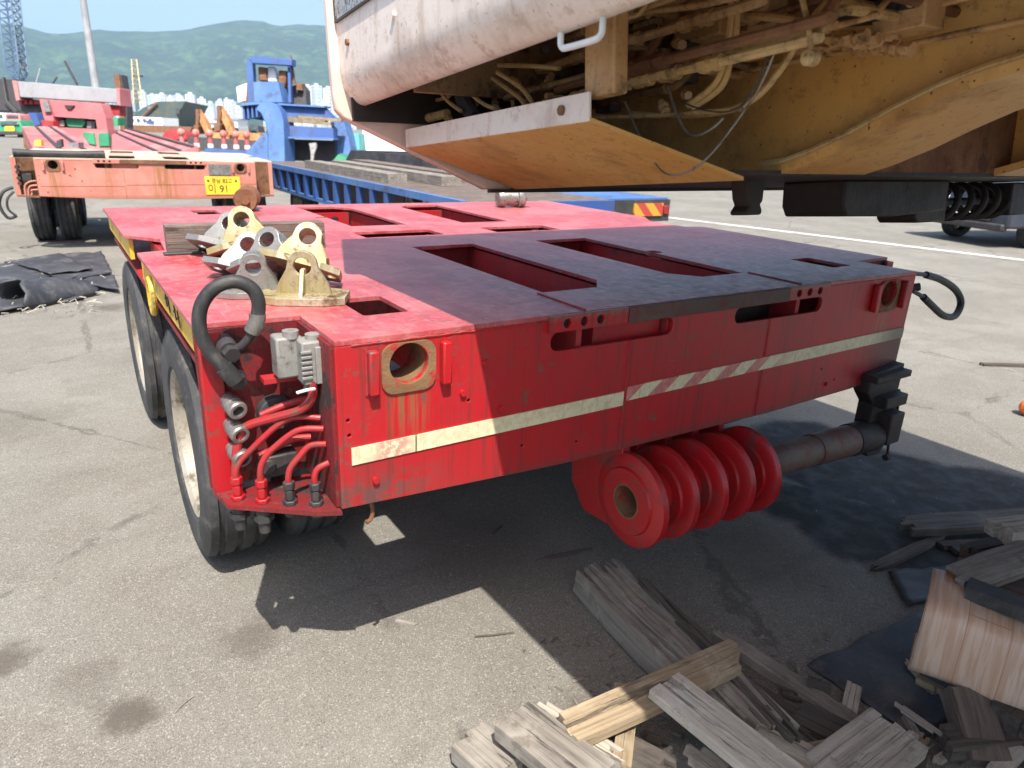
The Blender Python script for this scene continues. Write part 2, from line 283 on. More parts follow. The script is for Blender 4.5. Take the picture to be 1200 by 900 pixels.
def mk_line():
    m, t, n, l, b = nt('road_paint'); q = N(t); v = q.tc()
    k = q.ramp(q.noise(v, 5, 8, .75), .34, .5)
    l.new(q.mix(k, (.24, .225, .2), (.62, .61, .57)), b.inputs['Base Color']); b.inputs['Roughness'].default_value = .8; return m
M['line'] = mk_line()

def mk_data():
    m, t, n, l, b = nt('scribbled_data_plate'); q = N(t); v = q.tc()
    k = q.noise(q.map(v, (95, 95, 60)), 1, 5, .75, 1.2); k2 = q.noise(q.map(v, (20, 20, 26)), 1, 3, .6)
    f = q.math('MULTIPLY', q.ramp(k, .5, .56), q.ramp(k2, .38, .5))
    l.new(q.mix(f, (.36, .37, .375), (.045, .045, .05)), b.inputs['Base Color']); b.inputs['Roughness'].default_value = .4; return m
M['data'] = mk_data()

def mk_hill():
    m, t, n, l, b = nt('forest_hill'); q = N(t); v = q.tc()
    a = q.noise(v, .006, 8, .65); f = q.noise(v, .05, 6, .7)
    col = q.mix(q.ramp(a, .38, .64), (.010, .030, .008), (.04, .085, .022)); col = q.mix(q.math('MULTIPLY', q.ramp(f, .46, .56), .85), col, (.006, .018, .006)); col = q.mix(q.math('MULTIPLY', q.ramp(q.noise(v, .016, 6, .7), .54, .64), .8), col, (.075, .13, .035))
    l.new(col, b.inputs['Base Color']); b.inputs['Roughness'].default_value = .9; l.new(q.bump(f, .8, 12), b.inputs['Normal']); return m
M['hill'] = mk_hill()

def mk_chev():
    m, t, n, l, b = nt('chevron_board'); q = N(t); v = q.tc(); x, y, z = q.sep(v)
    k = q.ramp(q.math('FRACT', q.math('MULTIPLY', q.math('ADD', x, z), 3.2)), .5, .52)
    l.new(q.mix(k, (.48, .27, .03), (.40, .05, .03)), b.inputs['Base Color']); b.inputs['Roughness'].default_value = .5; return m
M['chev'] = mk_chev()

# ---------------------------------------------------------------- mesh helpers
class MB:
    def __init__(s): s.v = []; s.f = []
    def add(s, vs, fs, mx=None):
        k = len(s.v); s.v += [tuple(mx @ Vector(p)) if mx else tuple(p) for p in vs]; s.f += [tuple(i+k for i in f) for f in fs]; return s
    def box(s, a, b, mx=None):
        x0, y0, z0 = a; x1, y1, z1 = b
        return s.add([(x0, y0, z0), (x1, y0, z0), (x1, y1, z0), (x0, y1, z0), (x0, y0, z1), (x1, y0, z1), (x1, y1, z1), (x0, y1, z1)],
                     [(0, 3, 2, 1), (4, 5, 6, 7), (0, 1, 5, 4), (1, 2, 6, 5), (2, 3, 7, 6), (3, 0, 4, 7)], mx)
    def beam(s, p0, p1, w, h, up=(0, 0, 1)):
        p0 = Vector(p0); p1 = Vector(p1); d = p1-p0; L = d.length; d.normalize(); u = Vector(up)
        sd = u.cross(d)
        if sd.length < 1e-4: sd = Vector((1, 0, 0)).cross(d)
        sd.normalize(); u = d.cross(sd)
        mx = Matrix(((d.x, sd.x, u.x, p0.x), (d.y, sd.y, u.y, p0.y), (d.z, sd.z, u.z, p0.z), (0, 0, 0, 1)))
        return s.box((0, -w/2, -h/2), (L, w/2, h/2), mx)
    def ring(s, rings, closed=True, caps=True):
        n = len(rings[0]); k = len(s.v)
        for r in rings: s.v += [tuple(p) for p in r]
        for i in range(len(rings)-1):
            for j in range(n if closed else n-1):
                a = k+i*n+j; b = k+i*n+(j+1) % n; s.f.append((a, b, b+n, a+n))
        if caps: s.f.append(tuple(k+j for j in reversed(range(n)))); s.f.append(tuple(k+(len(rings)-1)*n+j for j in range(n)))
        return s
    def tube(s, path, r, n=10, caps=True, smooth=0):
        P = [Vector(p) for p in path]
        if smooth: P = spline(P, smooth)
        if isinstance(r, (list, tuple)):
            q = [(len(r)-1)*i/(len(P)-1) for i in range(len(P))]; rs = [r[int(x)]+(r[min(int(x)+1, len(r)-1)]-r[int(x)])*(x-int(x)) for x in q]
        else: rs = [r]*len(P)
        t = (P[1]-P[0]).normalized(); a = t.orthogonal().normalized(); rings = []
        for i, p in enumerate(P):
            t2 = (P[min(i+1, len(P)-1)]-P[max(i-1, 0)]).normalized(); a = (a-t2*a.dot(t2)).normalized(); b = t2.cross(a)
            rings.append([p+(a*cos(2*pi*j/n)+b*sin(2*pi*j/n))*rs[i] for j in range(n)])
        return s.ring(rings, True, caps)
    def cyl(s, p0, p1, r0, r1=None, n=16):
        return s.tube([p0, p1], [r0, r0 if r1 is None else r1], n)
    def lathe(s, prof, mx=None, n=32, closed=False):
        """prof: list of (axial, radius) about local X"""
        k = len(s.v); m = len(prof); vs = []
        for (a, r) in prof:
            for j in range(n): vs.append((a, r*cos(2*pi*j/n), r*sin(2*pi*j/n)))
        fs = []
        for i in range(m if closed else m-1):
            for j in range(n):
                a = i*n+j; b = i*n+(j+1) % n; c = ((i+1) % m)*n+(j+1) % n; d = ((i+1) % m)*n+j; fs.append((a, d, c, b))
        return s.add(vs, fs, mx)
    def poly(s, pts, th, mx=None):
        """prism: 2D outline in local XY extruded 0..th in Z"""
        n = len(pts); vs = [(x, y, 0) for x, y in pts]+[(x, y, th) for x, y in pts]
        return s.add(vs, [tuple(reversed(range(n))), tuple(range(n, 2*n))]+[(i, (i+1) % n, (i+1) % n+n, i+n) for i in range(n)], mx)
    def mesh(s, name, angle=35):
        me = bpy.data.meshes.new(name); me.from_pydata(s.v, [], s.f); me.validate()
        bm = bmesh.new(); bm.from_mesh(me); bmesh.ops.recalc_face_normals(bm, faces=bm.faces); bm.to_mesh(me); bm.free()
        smooth(me, angle); return me
    def build(s, name, mat, parent=None, bevel=0., angle=35, seg=2): return link(name, s.mesh(name, angle), mat, parent, bevel, seg)
def smooth(me, angle=35):
    me.polygons.foreach_set('use_smooth', [True]*len(me.polygons)); me.set_sharp_from_angle(angle=R(angle))
def link(name, me, mat, parent=None, bevel=0., seg=2):
    o = bpy.data.objects.new(name, me); C.objects.link(o)
    if mat is not None:
        me.materials.clear(); me.materials.append(M[mat] if isinstance(mat, str) else mat)
    if parent is not None:
        o.parent = parent
        if parent.get('_w'): o.location = -Vector(parent['_w'])
    if bevel:
        b = o.modifiers.new('bevel', 'BEVEL'); b.width = bevel; b.segments = seg; b.limit_method = 'ANGLE'; b.angle_limit = R(40); b.harden_normals = False
    return o
def spline(P, k):
    out = []
    for i in range(len(P)-1):
        a = P[max(i-1, 0)]; b = P[i]; c = P[i+1]; d = P[min(i+2, len(P)-1)]
        for j in range(k):
            t = j/k; out.append(.5*((2*b)+(c-a)*t+(2*a-5*b+4*c-d)*t*t+(3*b-a-3*c+d)*t**3))
    return out+[P[-1]]
def plate_mesh(name, outline, holes=(), th=.02, bevel=.0, mx=None):
    """flat plate with openings; outline in local XY, centred on Z"""
    cu = bpy.data.curves.new(name, 'CURVE'); cu.dimensions = '2D'; cu.fill_mode = 'BOTH'; cu.extrude = th/2-bevel; cu.bevel_depth = bevel; cu.bevel_resolution = 1
    cu.offset = -bevel
    for pts in [outline]+list(holes):
        sp = cu.splines.new('POLY'); sp.points.add(len(pts)-1); sp.use_cyclic_u = True
        for p, q in zip(sp.points, pts): p.co = (q[0], q[1], 0, 1)
    ob = bpy.data.objects.new('tmp', cu); C.objects.link(ob); dg = bpy.context.evaluated_depsgraph_get(); dg.update()
    me = bpy.data.meshes.new_from_object(ob.evaluated_get(dg)); bpy.data.objects.remove(ob); bpy.data.curves.remove(cu); me.name = name
    if mx: me.transform(mx)
    bm = bmesh.new(); bm.from_mesh(me); bmesh.ops.remove_doubles(bm, verts=bm.verts, dist=1e-5); bmesh.ops.recalc_face_normals(bm, faces=bm.faces); bm.to_mesh(me); bm.free()
    smooth(me, 14); return me
def circ(cx, cy, r, n=24, ry=None): return [(cx+r*cos(2*pi*i/n), cy+(ry or r)*sin(2*pi*i/n)) for i in range(n)]
def rrect(x0, y0, x1, y1, r, n=5):
    out = []
    for (cx, cy, a) in ((x1-r, y1-r, 0), (x0+r, y1-r, 90), (x0+r, y0+r, 180), (x1-r, y0+r, 270)):
        for i in range(n+1): t = R(a+90*i/n); out.append((cx+r*cos(t), cy+r*sin(t)))
    return out
XZ = Matrix(((1, 0, 0, 0), (0, 0, -1, 0), (0, 1, 0, 0), (0, 0, 0, 1)))     # local XY -> world XZ (Z -> -Y)
YZ = Matrix(((0, 0, 1, 0), (1, 0, 0, 0), (0, 1, 0, 0), (0, 0, 0, 1)))     # local XY -> world YZ (Z -> X)
T = Matrix.Translation
def root(name, loc, label, cat, group=None, rz=0., world=False):
    o = bpy.data.objects.new(name, None); C.objects.link(o); o.location = loc; o.rotation_euler = (0, 0, rz); o.empty_display_size = .1
    o['label'] = label; o['category'] = cat
    if group: o['group'] = group
    if world: o['_w'] = tuple(loc)
    return o
def tag(o, label, cat, group=None):
    o['label'] = label; o['category'] = cat
    if group: o['group'] = group
    return o
def struct(o): o['kind'] = 'structure'; return o
rnd = random.Random(7)

# ================================================================ SETTING
H = 1.108
# ground: one sheet to the horizon, finer near the camera
def ground():
    bm = bmesh.new(); xs = [-9000, -3000, -1000, -300, -100, -40, -15, -5, 0, 5, 15, 40, 100, 300, 1000, 3000, 9000]
    vs = [[bm.verts.new((x, y, 0)) for x in xs] for y in xs]
    for i in range(len(xs)-1):
        for j in range(len(xs)-1): bm.faces.new((vs[i][j], vs[i][j+1], vs[i+1][j+1], vs[i+1][j]))
    me = bpy.data.meshes.new('ground'); bm.to_mesh(me); bm.free(); return struct(link('ground', me, 'asphalt'))
ground()
# worn white line across the yard
p0, p1 = G(800, 257), G(1200, 305); d = (p1-p0).normalized(); q0 = p0-d*9; q1 = p1+d*14; sd = Vector((-d.y, d.x, 0))*.10
mb = MB(); nseg = 30
for i in range(nseg):
    a = q0.lerp(q1, i/nseg); b = q0.lerp(q1, (i+1)/nseg); mb.add([a-sd, b-sd, b+sd, a+sd], [(0, 1, 2, 3)])
for i, v in enumerate(mb.v): mb.v[i] = (v[0], v[1], .004)
struct(mb.build('painted_line', 'line'))

# mountains behind the harbour: ridge heights surveyed from the skyline
def mountains():
    sky_px = [(-900, 80), (-700, 60), (-500, 70), (-350, 50), (-200, 38), (-120, 45), (-60, 32), (0, 27), (20, 28), (37, 33), (63, 40), (87, 38), (113, 34), (143, 36), (187, 36), (213, 35), (233, 32), (253, 27), (277, 23),
              (293, 23), (310, 25), (323, 30), (350, 28), (373, 29), (430, 40), (520, 60), (620, 55), (760, 75), (900, 80), (1100, 95), (1400, 110)]
    az = []
    for (x, y) in sky_px:
        r = ray(x, y); h = math.hypot(r.x, r.y); az.append((math.atan2(r.x, r.y), r.z/h))
    az.sort()
    def elev(a):
        if a <= az[0][0]: return az[0][1]*.8
        for i in range(len(az)-1):
            if az[i][0] <= a <= az[i+1][0]:
                t = (a-az[i][0])/(az[i+1][0]-az[i][0]); return az[i][1]*(1-t)+az[i+1][1]*t
        return az[-1][1]*.8
    from mathutils import noise
    na, nr = 260, 26; r0, r1 = 1900., 3200.; v = []; f = []
    for i in range(na):
        a = -1.35+2.7*i/(na-1); e = max(.02, elev(a))*r1
        for j in range(nr):
            t = j/(nr-1); r = r0+(r1-r0)*t*1.25; x = CAM.x+r*sin(a); y = CAM.y+r*cos(a)
            nz = noise.fractal(Vector((x*.0022, y*.0022, 3.1)), .9, 2.1, 6); s = min(1, t*1.25)
            base = e*(s**1.25) if t <= .8 else e*(1-(t-.8)*2.2)
            z = base + nz*95*s*(1-s)*2.8 + (noise.noise(Vector((x*.02, y*.02, 1)))*5 if .05 < s else 0)
            v.append((x, y, max(-1, z)))
    for i in range(na-1):
        for j in range(nr-1): k = i*nr+j; f.append((k, k+nr, k+nr+1, k+1))
    mb = MB(); mb.v = v; mb.f = f; struct(mb.build('mountains', 'hill', angle=80))
mountains()

# ================================================================ RED TRAILER MODULE (and its pink sister)
def tyre_prof(Rr, w):
    h = w/2; b = Rr*.63
    p = [(-h*.72, b), (-h*.92, b+.02), (-h, (b+Rr)/2), (-h*.95, Rr-.035), (-h*.84, Rr-.006)]
    for c in (-.52, 0, .52):
        g = h*c; p += [(g-.012, Rr), (g-.009, Rr-.011), (g+.009, Rr-.011), (g+.012, Rr)]
    return p+[(h*.84, Rr-.006), (h*.95, Rr-.035), (h, (b+Rr)/2), (h*.92, b+.02), (h*.72, b)]
def wheel(par, x, y, Rr, w, out=-1, rim='rim', tyre='tyre', n=40):
    """wheel with its axis along X; out = side of the dish"""
    mx = T((x, y, Rr)); ty = MB().lathe(tyre_prof(Rr, w), mx, n).build('tyre', tyre, par, angle=28)
    b = Rr*.63; h = w/2
    pr = [(out*h*.80, b+.018), (out*h*.86, b+.006), (out*h*.74, b-.012), (out*h*.2, b-.03), (out*h*.05, b*.72), (out*h*.12, b*.5), (out*h*.5, b*.42), (out*h*.55, b*.28), (out*h*.55, .001)]
    rm = MB().lathe(pr, mx, n); rm.lathe([(-out*h*.78, b+.016), (-out*h*.7, b-.01), (out*h*.05, b*.72)], mx, n)
    ro = rm.build('rim', rim, ty)
    lug = MB()
    for k in range(8):
        a = 2*pi*k/8; lug.cyl((x+out*h*.1, y+b*.58*cos(a), Rr+b*.58*sin(a)), (x+out*h*.32, y+b*.58*cos(a), Rr+b*.58*sin(a)), .011, n=6)
    lug.build('wheel_nuts', 'steel', ty)['kind'] = 'stuff'
    return ty
def hexnut(mb, p, r, h, ax=(0, 0, 1)): mb.cyl(p, Vector(p)+Vector(ax)*h, r, n=6)

def trailer(t, pal, detail=True):
    """one two-axle module, local origin on the ground under the near left deck corner"""
    dk, ep, bd, gl = pal['deck'], pal['plate'], pal['body'], pal['gloss']
    L = 3.03
    out = [(.26, 0), (2.74, 0), (2.74, .27), (3, .28), (3, 1.42), (2.88, 1.45), (2.88, 1.75), (3, 1.92), (3, L), (0, L), (0, 1.92), (.12, 1.75), (.10, 1.45), (0, 1.42), (0, .285), (.26, .27)]
    def mir(h): return [(3-x, y) for x, y in reversed(h)]
    big = [(1.03, .26), (1.25, .26), (1.33, .36), (1.33, 1.24), (1.03, 1.24)]; big2 = [(1.03, 1.95), (1.33, 1.95), (1.33, 2.78), (1.25, 2.88), (1.03, 2.88)]
    sm = rrect(.41, .20, .54, .41, .008, 2); sm2 = rrect(.41, 2.62, .54, 2.83, .008, 2); mid = rrect(.95, 1.55, 1.35, 1.74, .008, 2)
    holes = [big, big2, sm, sm2, mid]; holes += [mir(h) for h in holes]; holes += [circ(2.0, .78, .035), circ(1.0, 2.35, .03)]
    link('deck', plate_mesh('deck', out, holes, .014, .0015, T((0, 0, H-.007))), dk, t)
    # deck cover seams: flush strips proud of the plate
    MB().box((1.0, .012, H+.0005), (1.008, .25, H+.004)).box((1.99, .012, H+.0005), (1.998, .25, H+.004)).build('weld_seam', bd, t)
    # inner girders seen through the openings
    for x in (.985, 1.345, 1.635, 1.995): MB().box((x, .02, .66), (x+.02, L-.02, H-.026)).build('girder', pal['inner'], t)
    for y in (1.30, 1.85): 
        MB().box((1.01, y, .662), (1.34, y+.02, H-.03)).build('cross_web', pal['inner'], t); MB().box((1.66, y, .662), (1.99, y+.02, H-.03)).build('cross_web', pal['inner'], t)
    MB().box((.9, .03, .64), (2.1, L-.03, .658)).build('belly_plate', pal['inner'], t)
    for x in (1.03, 1.68): # three-hole lashing webs at the ends of the openings
        link('lashing_web', plate_mesh('lashing_web', [(x, .98), (x+.29, .98), (x+.29, 1.08), (x, 1.08)], [circ(x+.06, 1.035, .024, 16), circ(x+.13, 1.035, .024, 16), circ(x+.20, 1.035, .024, 16)], .02, 0, T((0, 2.80, 0)) @ XZ), bd, t)
    for x in (.36, .70): MB().box((x, .03, .80), (x+.014, .75, H-.03)).build('hanger_web', pal['inner'], t)
    for x in (2.286, 2.626): MB().box((x, .03, .80), (x+.014, .75, H-.03)).build('hanger_web', pal['inner'], t)
    # end plate with pipe openings and hand slots
    po = [(.26, .668), (.94, .637), (1.9, .628), (2.40, .640), (2.74, .655), (2.74, H-.015), (.26, H-.015)]
    slot = rrect(.88, 1.000, 1.355, 1.056, .027, 6)
    hs = [circ(.446, 1.030, .052, 28), circ(2.555, 1.030, .050, 28), slot, [(3-x, z) for x, z in reversed(slot)]]
    hs += [circ(x, z, .005, 8) for x, z in ((.285, .905), (.287, .865), (.62, .90), (.80, .73), (1.0, .70), (2.3, .70), (2.2, .76))]
    link('end_plate', plate_mesh('end_plate', po, hs, .016, .002, T((0, .008, 0)) @ XZ), ep, t)
    # back end plate
    link('end_plate', plate_mesh('end_plate', po, hs[:4], .016, .002, T((0, L-.008, 0)) @ XZ), ep, t)
    # pipes behind the openings
    for x in (.446, 2.555):
        m = MB(); m.lathe([(0, .052), (0, .060), (-.09, .060), (-.09, .052)], T((x, .016, 1.030)) @ Matrix.Rotation(pi/2, 4, 'Z') @ Matrix.Rotation(pi, 4, 'Z'), 28, True); m.build('pipe_sleeve', pal['flange'], t)
        link('sleeve_flange', plate_mesh('sleeve_flange', rrect(x-.074, .955, x+.074, 1.086, .034, 5), [circ(x, 1.030, .053, 28)], .006, .001, T((0, -.0032, 0)) @ XZ), pal['flange'], t)
        for sx in (-1, 1): MB().box((x+sx*.098-.013, -.026, .965), (x+sx*.098+.013, -.001, 1.078)).build('guide_bar', gl, t, bevel=.005)
    # perforated flange along the top edge
    for (xa, xb, mt) in ((.865, 1.150, ep), (1.153, 1.90, pal['tflange']), (1.903, 2.135, ep)):
        fh = [circ(x, 1.083, .0135, 14) for x in (.925, .985, 1.045)] if xa < 1 else ([circ(x, 1.083, .0135, 14) for x in (1.955, 2.015, 2.075)] if xa > 1.9 else [])
        link('lashing_flange', plate_mesh('lashing_flange', [(xa, 1.060), (xb, 1.060), (xb, H-.001), (xa, H-.001)], fh, .014, .0015, T((0, -.0075 if mt == ep else -.010, 0)) @ XZ), mt, t)
    for x in (.90, 1.93): MB().box((x, -.0004, 1.062), (x+.17, -.0002, 1.104)).build('flange_backing', 'under_black', t)
    # inner red panel seen behind the slot
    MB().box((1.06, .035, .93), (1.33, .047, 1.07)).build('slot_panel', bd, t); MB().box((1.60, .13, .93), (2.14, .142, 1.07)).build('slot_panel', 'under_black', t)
    # vertical weld seams, bolts
    rw = random.Random(4)
    for x, za, zb in ((1.178, .640, .786), (1.178, .842, .998), (1.835, .636, .808), (1.835, .862, .998)):
        MB().tube([(x+rw.uniform(-.0012, .0012), -.0005, za+(zb-za)*k/28) for k in range(29)], [rw.uniform(.0032, .0052) for k in range(29)], 6).build('weld_seam', bd, t)
    for x in (.335, .557): MB().tube([(x+rw.uniform(-.001, .001), -.0005, .962+.118*k/16) for k in range(17)], [rw.uniform(.003, .0055) for k in range(17)], 6).build('weld_seam', bd, t)
    MB().tube([(.30+.55*k/50, -.0005, H-.016+rw.uniform(-.001, .001)) for k in range(51)], [rw.uniform(.0022, .004) for k in range(51)], 6).build('weld_seam', ep, t)
    for (x, z) in ((.665, 1.000), (.60, .926), (.72, .86), (2.25, .69), (.35, .73)):
        m = MB(); m.cyl((x, -.010, z), (x, .001, z), .009, n=8); m.build('bolt', bd, t)
    # reflective strips
    MB().add([(.29, -.004, .785), (1.172, -.004, .790), (1.172, -.004, .836), (.29, -.004, .831), (.29, 0, .785), (1.172, 0, .790), (1.172, 0, .836), (.29, 0, .831)],
             [(0, 1, 2, 3), (0, 4, 5, 1), (1, 5, 6, 2), (2, 6, 7, 3), (3, 7, 4, 0)]).build('reflective_strip', pal['strip1'], t)
    MB().add([(1.186, -.004, .803), (2.735, -.004, .826), (2.735, -.004, .872), (1.186, -.004, .849), (1.186, 0, .803), (2.735, 0, .826), (2.735, 0, .872), (1.186, 0, .849)],
             [(0, 1, 2, 3), (0, 4, 5, 1), (1, 5, 6, 2), (2, 6, 7, 3), (3, 7, 4, 0)]).build('reflective_strip', pal['strip2'], t)
    # end recesses: back wall, corner flange and shelf, both sides
    for sx in (0, 1):
        X = (lambda x: 3-x) if sx else (lambda x: x)
        def bx(a, b): return MB().box((min(X(a[0]), X(b[0])), a[1], a[2]), (max(X(a[0]), X(b[0])), b[1], b[2]))
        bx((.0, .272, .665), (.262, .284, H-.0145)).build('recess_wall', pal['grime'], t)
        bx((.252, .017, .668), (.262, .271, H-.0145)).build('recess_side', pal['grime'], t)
        bx((.004, .244, .652), (.056, .258, H-.0145)).build('corner_flange', bd, t, bevel=.003)
        bx((.004, .258, .652), (.016, .271, H-.0145)).build('corner_web', bd, t)
        sh = [(.006, .242), (.020, .165), (.205, .022), (.2595, -.002), (.2595, .242)]
        if sx: sh = [(3-x, y) for x, y in reversed(sh)]
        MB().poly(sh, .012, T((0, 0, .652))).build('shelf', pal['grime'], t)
        # side beams with yellow edge
        for (ya, yb) in ((.29, 1.41), (1.93, 3.0)): bx((.018, ya, 1.000), (.034, yb, H-.0145)).build('side_beam', 'yellow' if pal['y'] else bd, t)
        bx((.10, 1.41, .985), (.13, 1.93, H-.026)).build('side_beam', bd, t); bx((.02, 1.40, .985), (.098, 1.53, 1.062)).build('edge_block', 'yellow' if pal['y'] else bd, t, bevel=.004)
        bx((.034, .29, .93), (.36, 3.0, .95)).build('side_pan', pal['inner'], t)
        ey = MB(); ey.tube([(X(.012), 1.22+.05*cos(a), .985+.062*sin(a)) for a in [2*pi*k/20 for k in range(21)]], .011, 8, False); ey.build('lashing_eye', 'yellow' if pal['y'] else bd, t)
    # axles and wheels
    for y in (1.14, 2.66):
        for sx in (0, 1):
            for k, x in enumerate((.150, .455)):
                wheel(t, 3-x if sx else x, y, .435, .235, (1 if sx else -1)*(1 if k == 0 else -1), n=44 if detail else 28)
            xc = 2.695 if sx else .305; m = MB(); m.cyl((xc-.18, y, .435), (xc+.18, y, .435), .055); m.box((xc-.03, y-.07, .40), (xc+.03, y+.07, .75)); m.build('axle', 'dark', t)
            m = MB(); m.beam((xc, y, .70), (xc, y-.22, .96), .10, .12); m.cyl((xc, y-.22, .93), (xc, y-.22, 1.07), .14); m.build('swing_arm', 'dark', t, bevel=.01)
    return t

PAL_R = dict(deck='deck', plate='endplate', body='red', gloss='red_gloss', inner='red_old', flange='rusty_flange', tflange='flange_dark', strip1='strip_pale', strip2='strip_red', grime='red_grime_shade', y=True)
PAL_P = dict(deck='pinkdeck', plate='pinkplate', body='pink', gloss='pink', inner='rust', flange='rust', tflange='rust', strip1='pinkplate', strip2='pinkplate', grime='rust', y=False)
TR = root('trailer_module', (0, 0, 0), 'red two-axle heavy transport trailer module with open deck wells', 'trailer')
trailer(TR, PAL_R)
def tp(name, mb, mat, **k): return mb.build(name, mat, TR, **k)

# --- equipment in the near recess
def on(px, py, y): return PY(px, py, y)
# hydraulic pipes with fittings standing on the shelf
FIT = [(.050, .185), (.100, .140), (.158, .098), (.214, .062)]
ends = [(.251, .105, .880), (.251, .085, .858), (.251, .070, .822), (.251, .058, .775)]
for i, ((x, y), e) in enumerate(zip(FIT, ends)):
    z = .664; c = 'red' if i < 2 else 'dark'
    m = MB(); hexnut(m, (x, y, z), .019, .012); hexnut(m, (x, y, z+.013), .013, .028); hexnut(m, (x, y, z+.043), .0155, .020); tp('pipe_fitting', m, c, bevel=.002)
    m = MB(); zz = [.100, .115, .105, .085][i]; m.tube([(x, y, z+.06), (x, y, z+zz*.72), (x+.008, y+.001, z+zz*.95), (x+.03, y-.002, z+zz*1.2 if i < 3 else e[2]-.012), (x+(e[0]-x)*.62, y+(e[1]-y)*.6+.01, e[2]-.006), e] if i < 3 else [(x, y, z+.06), (x, y, z+.08), (x+.010, y, z+.100), e], .0082, 10, smooth=6); tp('hydraulic_pipe', m, 'red_pipe')
    m = MB(); 
    if i < 2: m.cyl((x, y, .652), (x, y, .622), .020); hexnut(m, (x, y, .612), .025, .016); m.cyl((x, y, .612), (x, y, .578), .016, .014)
    else: m.cyl((x, y, .652), (x, y, .632), .018, .015)
    tp('coupling', m, 'dark')
# thick red cable from the plug
tp('cable', MB().tube([(.232, .10, .985), (.230, .10, .940), (.205, .12, .905), (.150, .16, .880), (.085, .20, .850), (.062, .20, .80), (.05, .19, .72)], .0115, 10, smooth=6), 'red_pipe')
tp('cable', MB().tube([(.250, .19, .905), (.190, .20, .893), (.130, .215, .870)], .010, 10, smooth=5), 'red_pipe')
tp('cable', MB().tube([(.250, .20, .790), (.200, .21, .788), (.120, .22, .755)], .010, 10, smooth=5), 'red_old')
# push-pull couplings on the corner flange
for (px, py) in ((270, 472), (273, 500), (276, 528)):
    p = on(px, py, .232); ax = Vector((.18, -.90, -.18)).normalized(); m = MB(); mx = T(p) @ ax.to_track_quat('X', 'Z').to_matrix().to_4x4()
    m.lathe([(-.03, .019), (.0, .019), (.002, .0235), (.020, .0235), (.022, .021), (.030, .021), (.032, .0245), (.044, .0245), (.048, .021), (.048, .0145), (.020, .013), (.020, .0)], mx, 24); tp('air_coupling', m, 'steel')
# upper hose sockets
for (px, py, r) in ((264, 405, .026), (272, 437, .026)):
    p = on(px, py, .235); m = MB(); m.cyl(p+Vector((0, .03, 0)), p+Vector((.004, -.03, -.008)), r, r*.92, 18); hexnut(m, p+Vector((.004, -.03, -.008)), .021, .02, (.1, -.95, -.25)); tp('hose_socket', m, 'dark')
# hose loop with crimped sleeves
hp = [on(277, 447, .18), on(262, 430, .185), on(244, 410, .19), on(234, 385, .19), on(236, 358, .19), on(252, 337, .185), on(275, 330, .18), on(295, 338, .175), on(303, 355, .172), on(301, 376, .175), on(293, 394, .185), on(281, 407, .20), on(268, 409, .22)]
tp('hose_loop', MB().tube(hp[:10], .0165, 14, smooth=8), 'hose')
tp('crimp_sleeve', MB().tube([hp[8].lerp(hp[9], .6), hp[9], hp[9].lerp(hp[10], .7)], .0195, 14, smooth=4), 'steel'); tp('crimp_sleeve', MB().tube(hp[0:2], .021, 14, smooth=4), 'hose'); tp('hose_stem', MB().tube(hp[9:], .0105, 12, smooth=5), 'dark')
# round black cap
c = on(322, 482, .255); m = MB(); m.lathe([(-.01, .046), (.02, .046), (.024, .042), (.026, .024), (.040, .022), (.040, 0)], T(c) @ Matrix.Rotation(-pi/2, 4, 'Z'), 28)
m.box((-.008, -.05, -.030), (.008, -.038, .034), T(c)); tp('socket_cap', m, 'rubber')
# grey multi-pin connector
pc = on(356, 420, .12)
m = MB(); X0, Y0, Z0 = pc
m.box((X0-.060, Y0+.015, Z0-.052), (X0+.005, Y0+.075, Z0+.052)); tp('connector_housing', m, 'plug', bevel=.006)
m = MB(); m.box((X0-.012, Y0-.030, Z0-.062), (X0+.050, Y0+.030, Z0+.048)); tp('connector_plug', m, 'plug', bevel=.005)
m = MB()
for k in range(6): m.box((X0-.016, Y0-.036, Z0-.045+k*.013), (X0+.010, Y0-.028, Z0-.037+k*.013))
m.box((X0+.018, Y0-.040, Z0-.058), (X0+.044, Y0-.029, Z0+.036)); m.beam((X0+.048, Y0-.034, Z0-.075), (X0+.052, Y0-.02, Z0+.03), .006, .012); tp('connector_ribs', m, 'plug', bevel=.002)
m = MB(); m.cyl((X0-.02, Y0+.03, Z0+.048), (X0-.02, Y0+.03, Z0+.066), .020); m.cyl((X0+.025, Y0, Z0+.044), (X0+.025, Y0, Z0+.060), .019); m.cyl((X0+.02, Y0, Z0-.062), (X0+.005, Y0, Z0-.085), .014); tp('cable_gland', m, 'plug')
m = MB(); m.box((X0-.085, Y0+.06, Z0-.075), (X0+.03, Y0+.10, Z0-.062)); tp('connector_bracket', m, 'red_old')
tp('lever_wire', MB().tube([(X0-.03, Y0-.03, Z0-.075), (X0-.01, Y0-.045, Z0-.066), (X0+.01, Y0-.04, Z0-.068)], .004, 6, smooth=4), 'white')
# small grey valve lower in the recess and loose hook under the plate
m = MB(); m.box((.12, .19, .70), (.21, .25, .76)); m.cyl((.13, .18, .735), (.13, .22, .735), .022); tp('valve', m, 'dark', bevel=.004)
tp('hook', MB().tube([(.345, .03, .66), (.352, .03, .63), (.345, .025, .605), (.33, .02, .60)], .006, 8, smooth=4), 'rust')
# black marker strokes on the yellow side beam
m = MB()
for k in range(5):
    y = .62+k*.058+.012*((k*13) % 4)/4; z = 1.015+.02*((k*37) % 5)/5
    if k == 2: continue
    m.beam((.0165, y, z), (.0165, y+.022, z+.045), .003, .007, (0, 1, 0)); m.beam((.0165, y+.004, z+.03), (.0165, y+.036, z+.018), .003, .006, (0, 0, 1))
tp('marker_writing', m, 'ink')['kind'] = 'stuff'

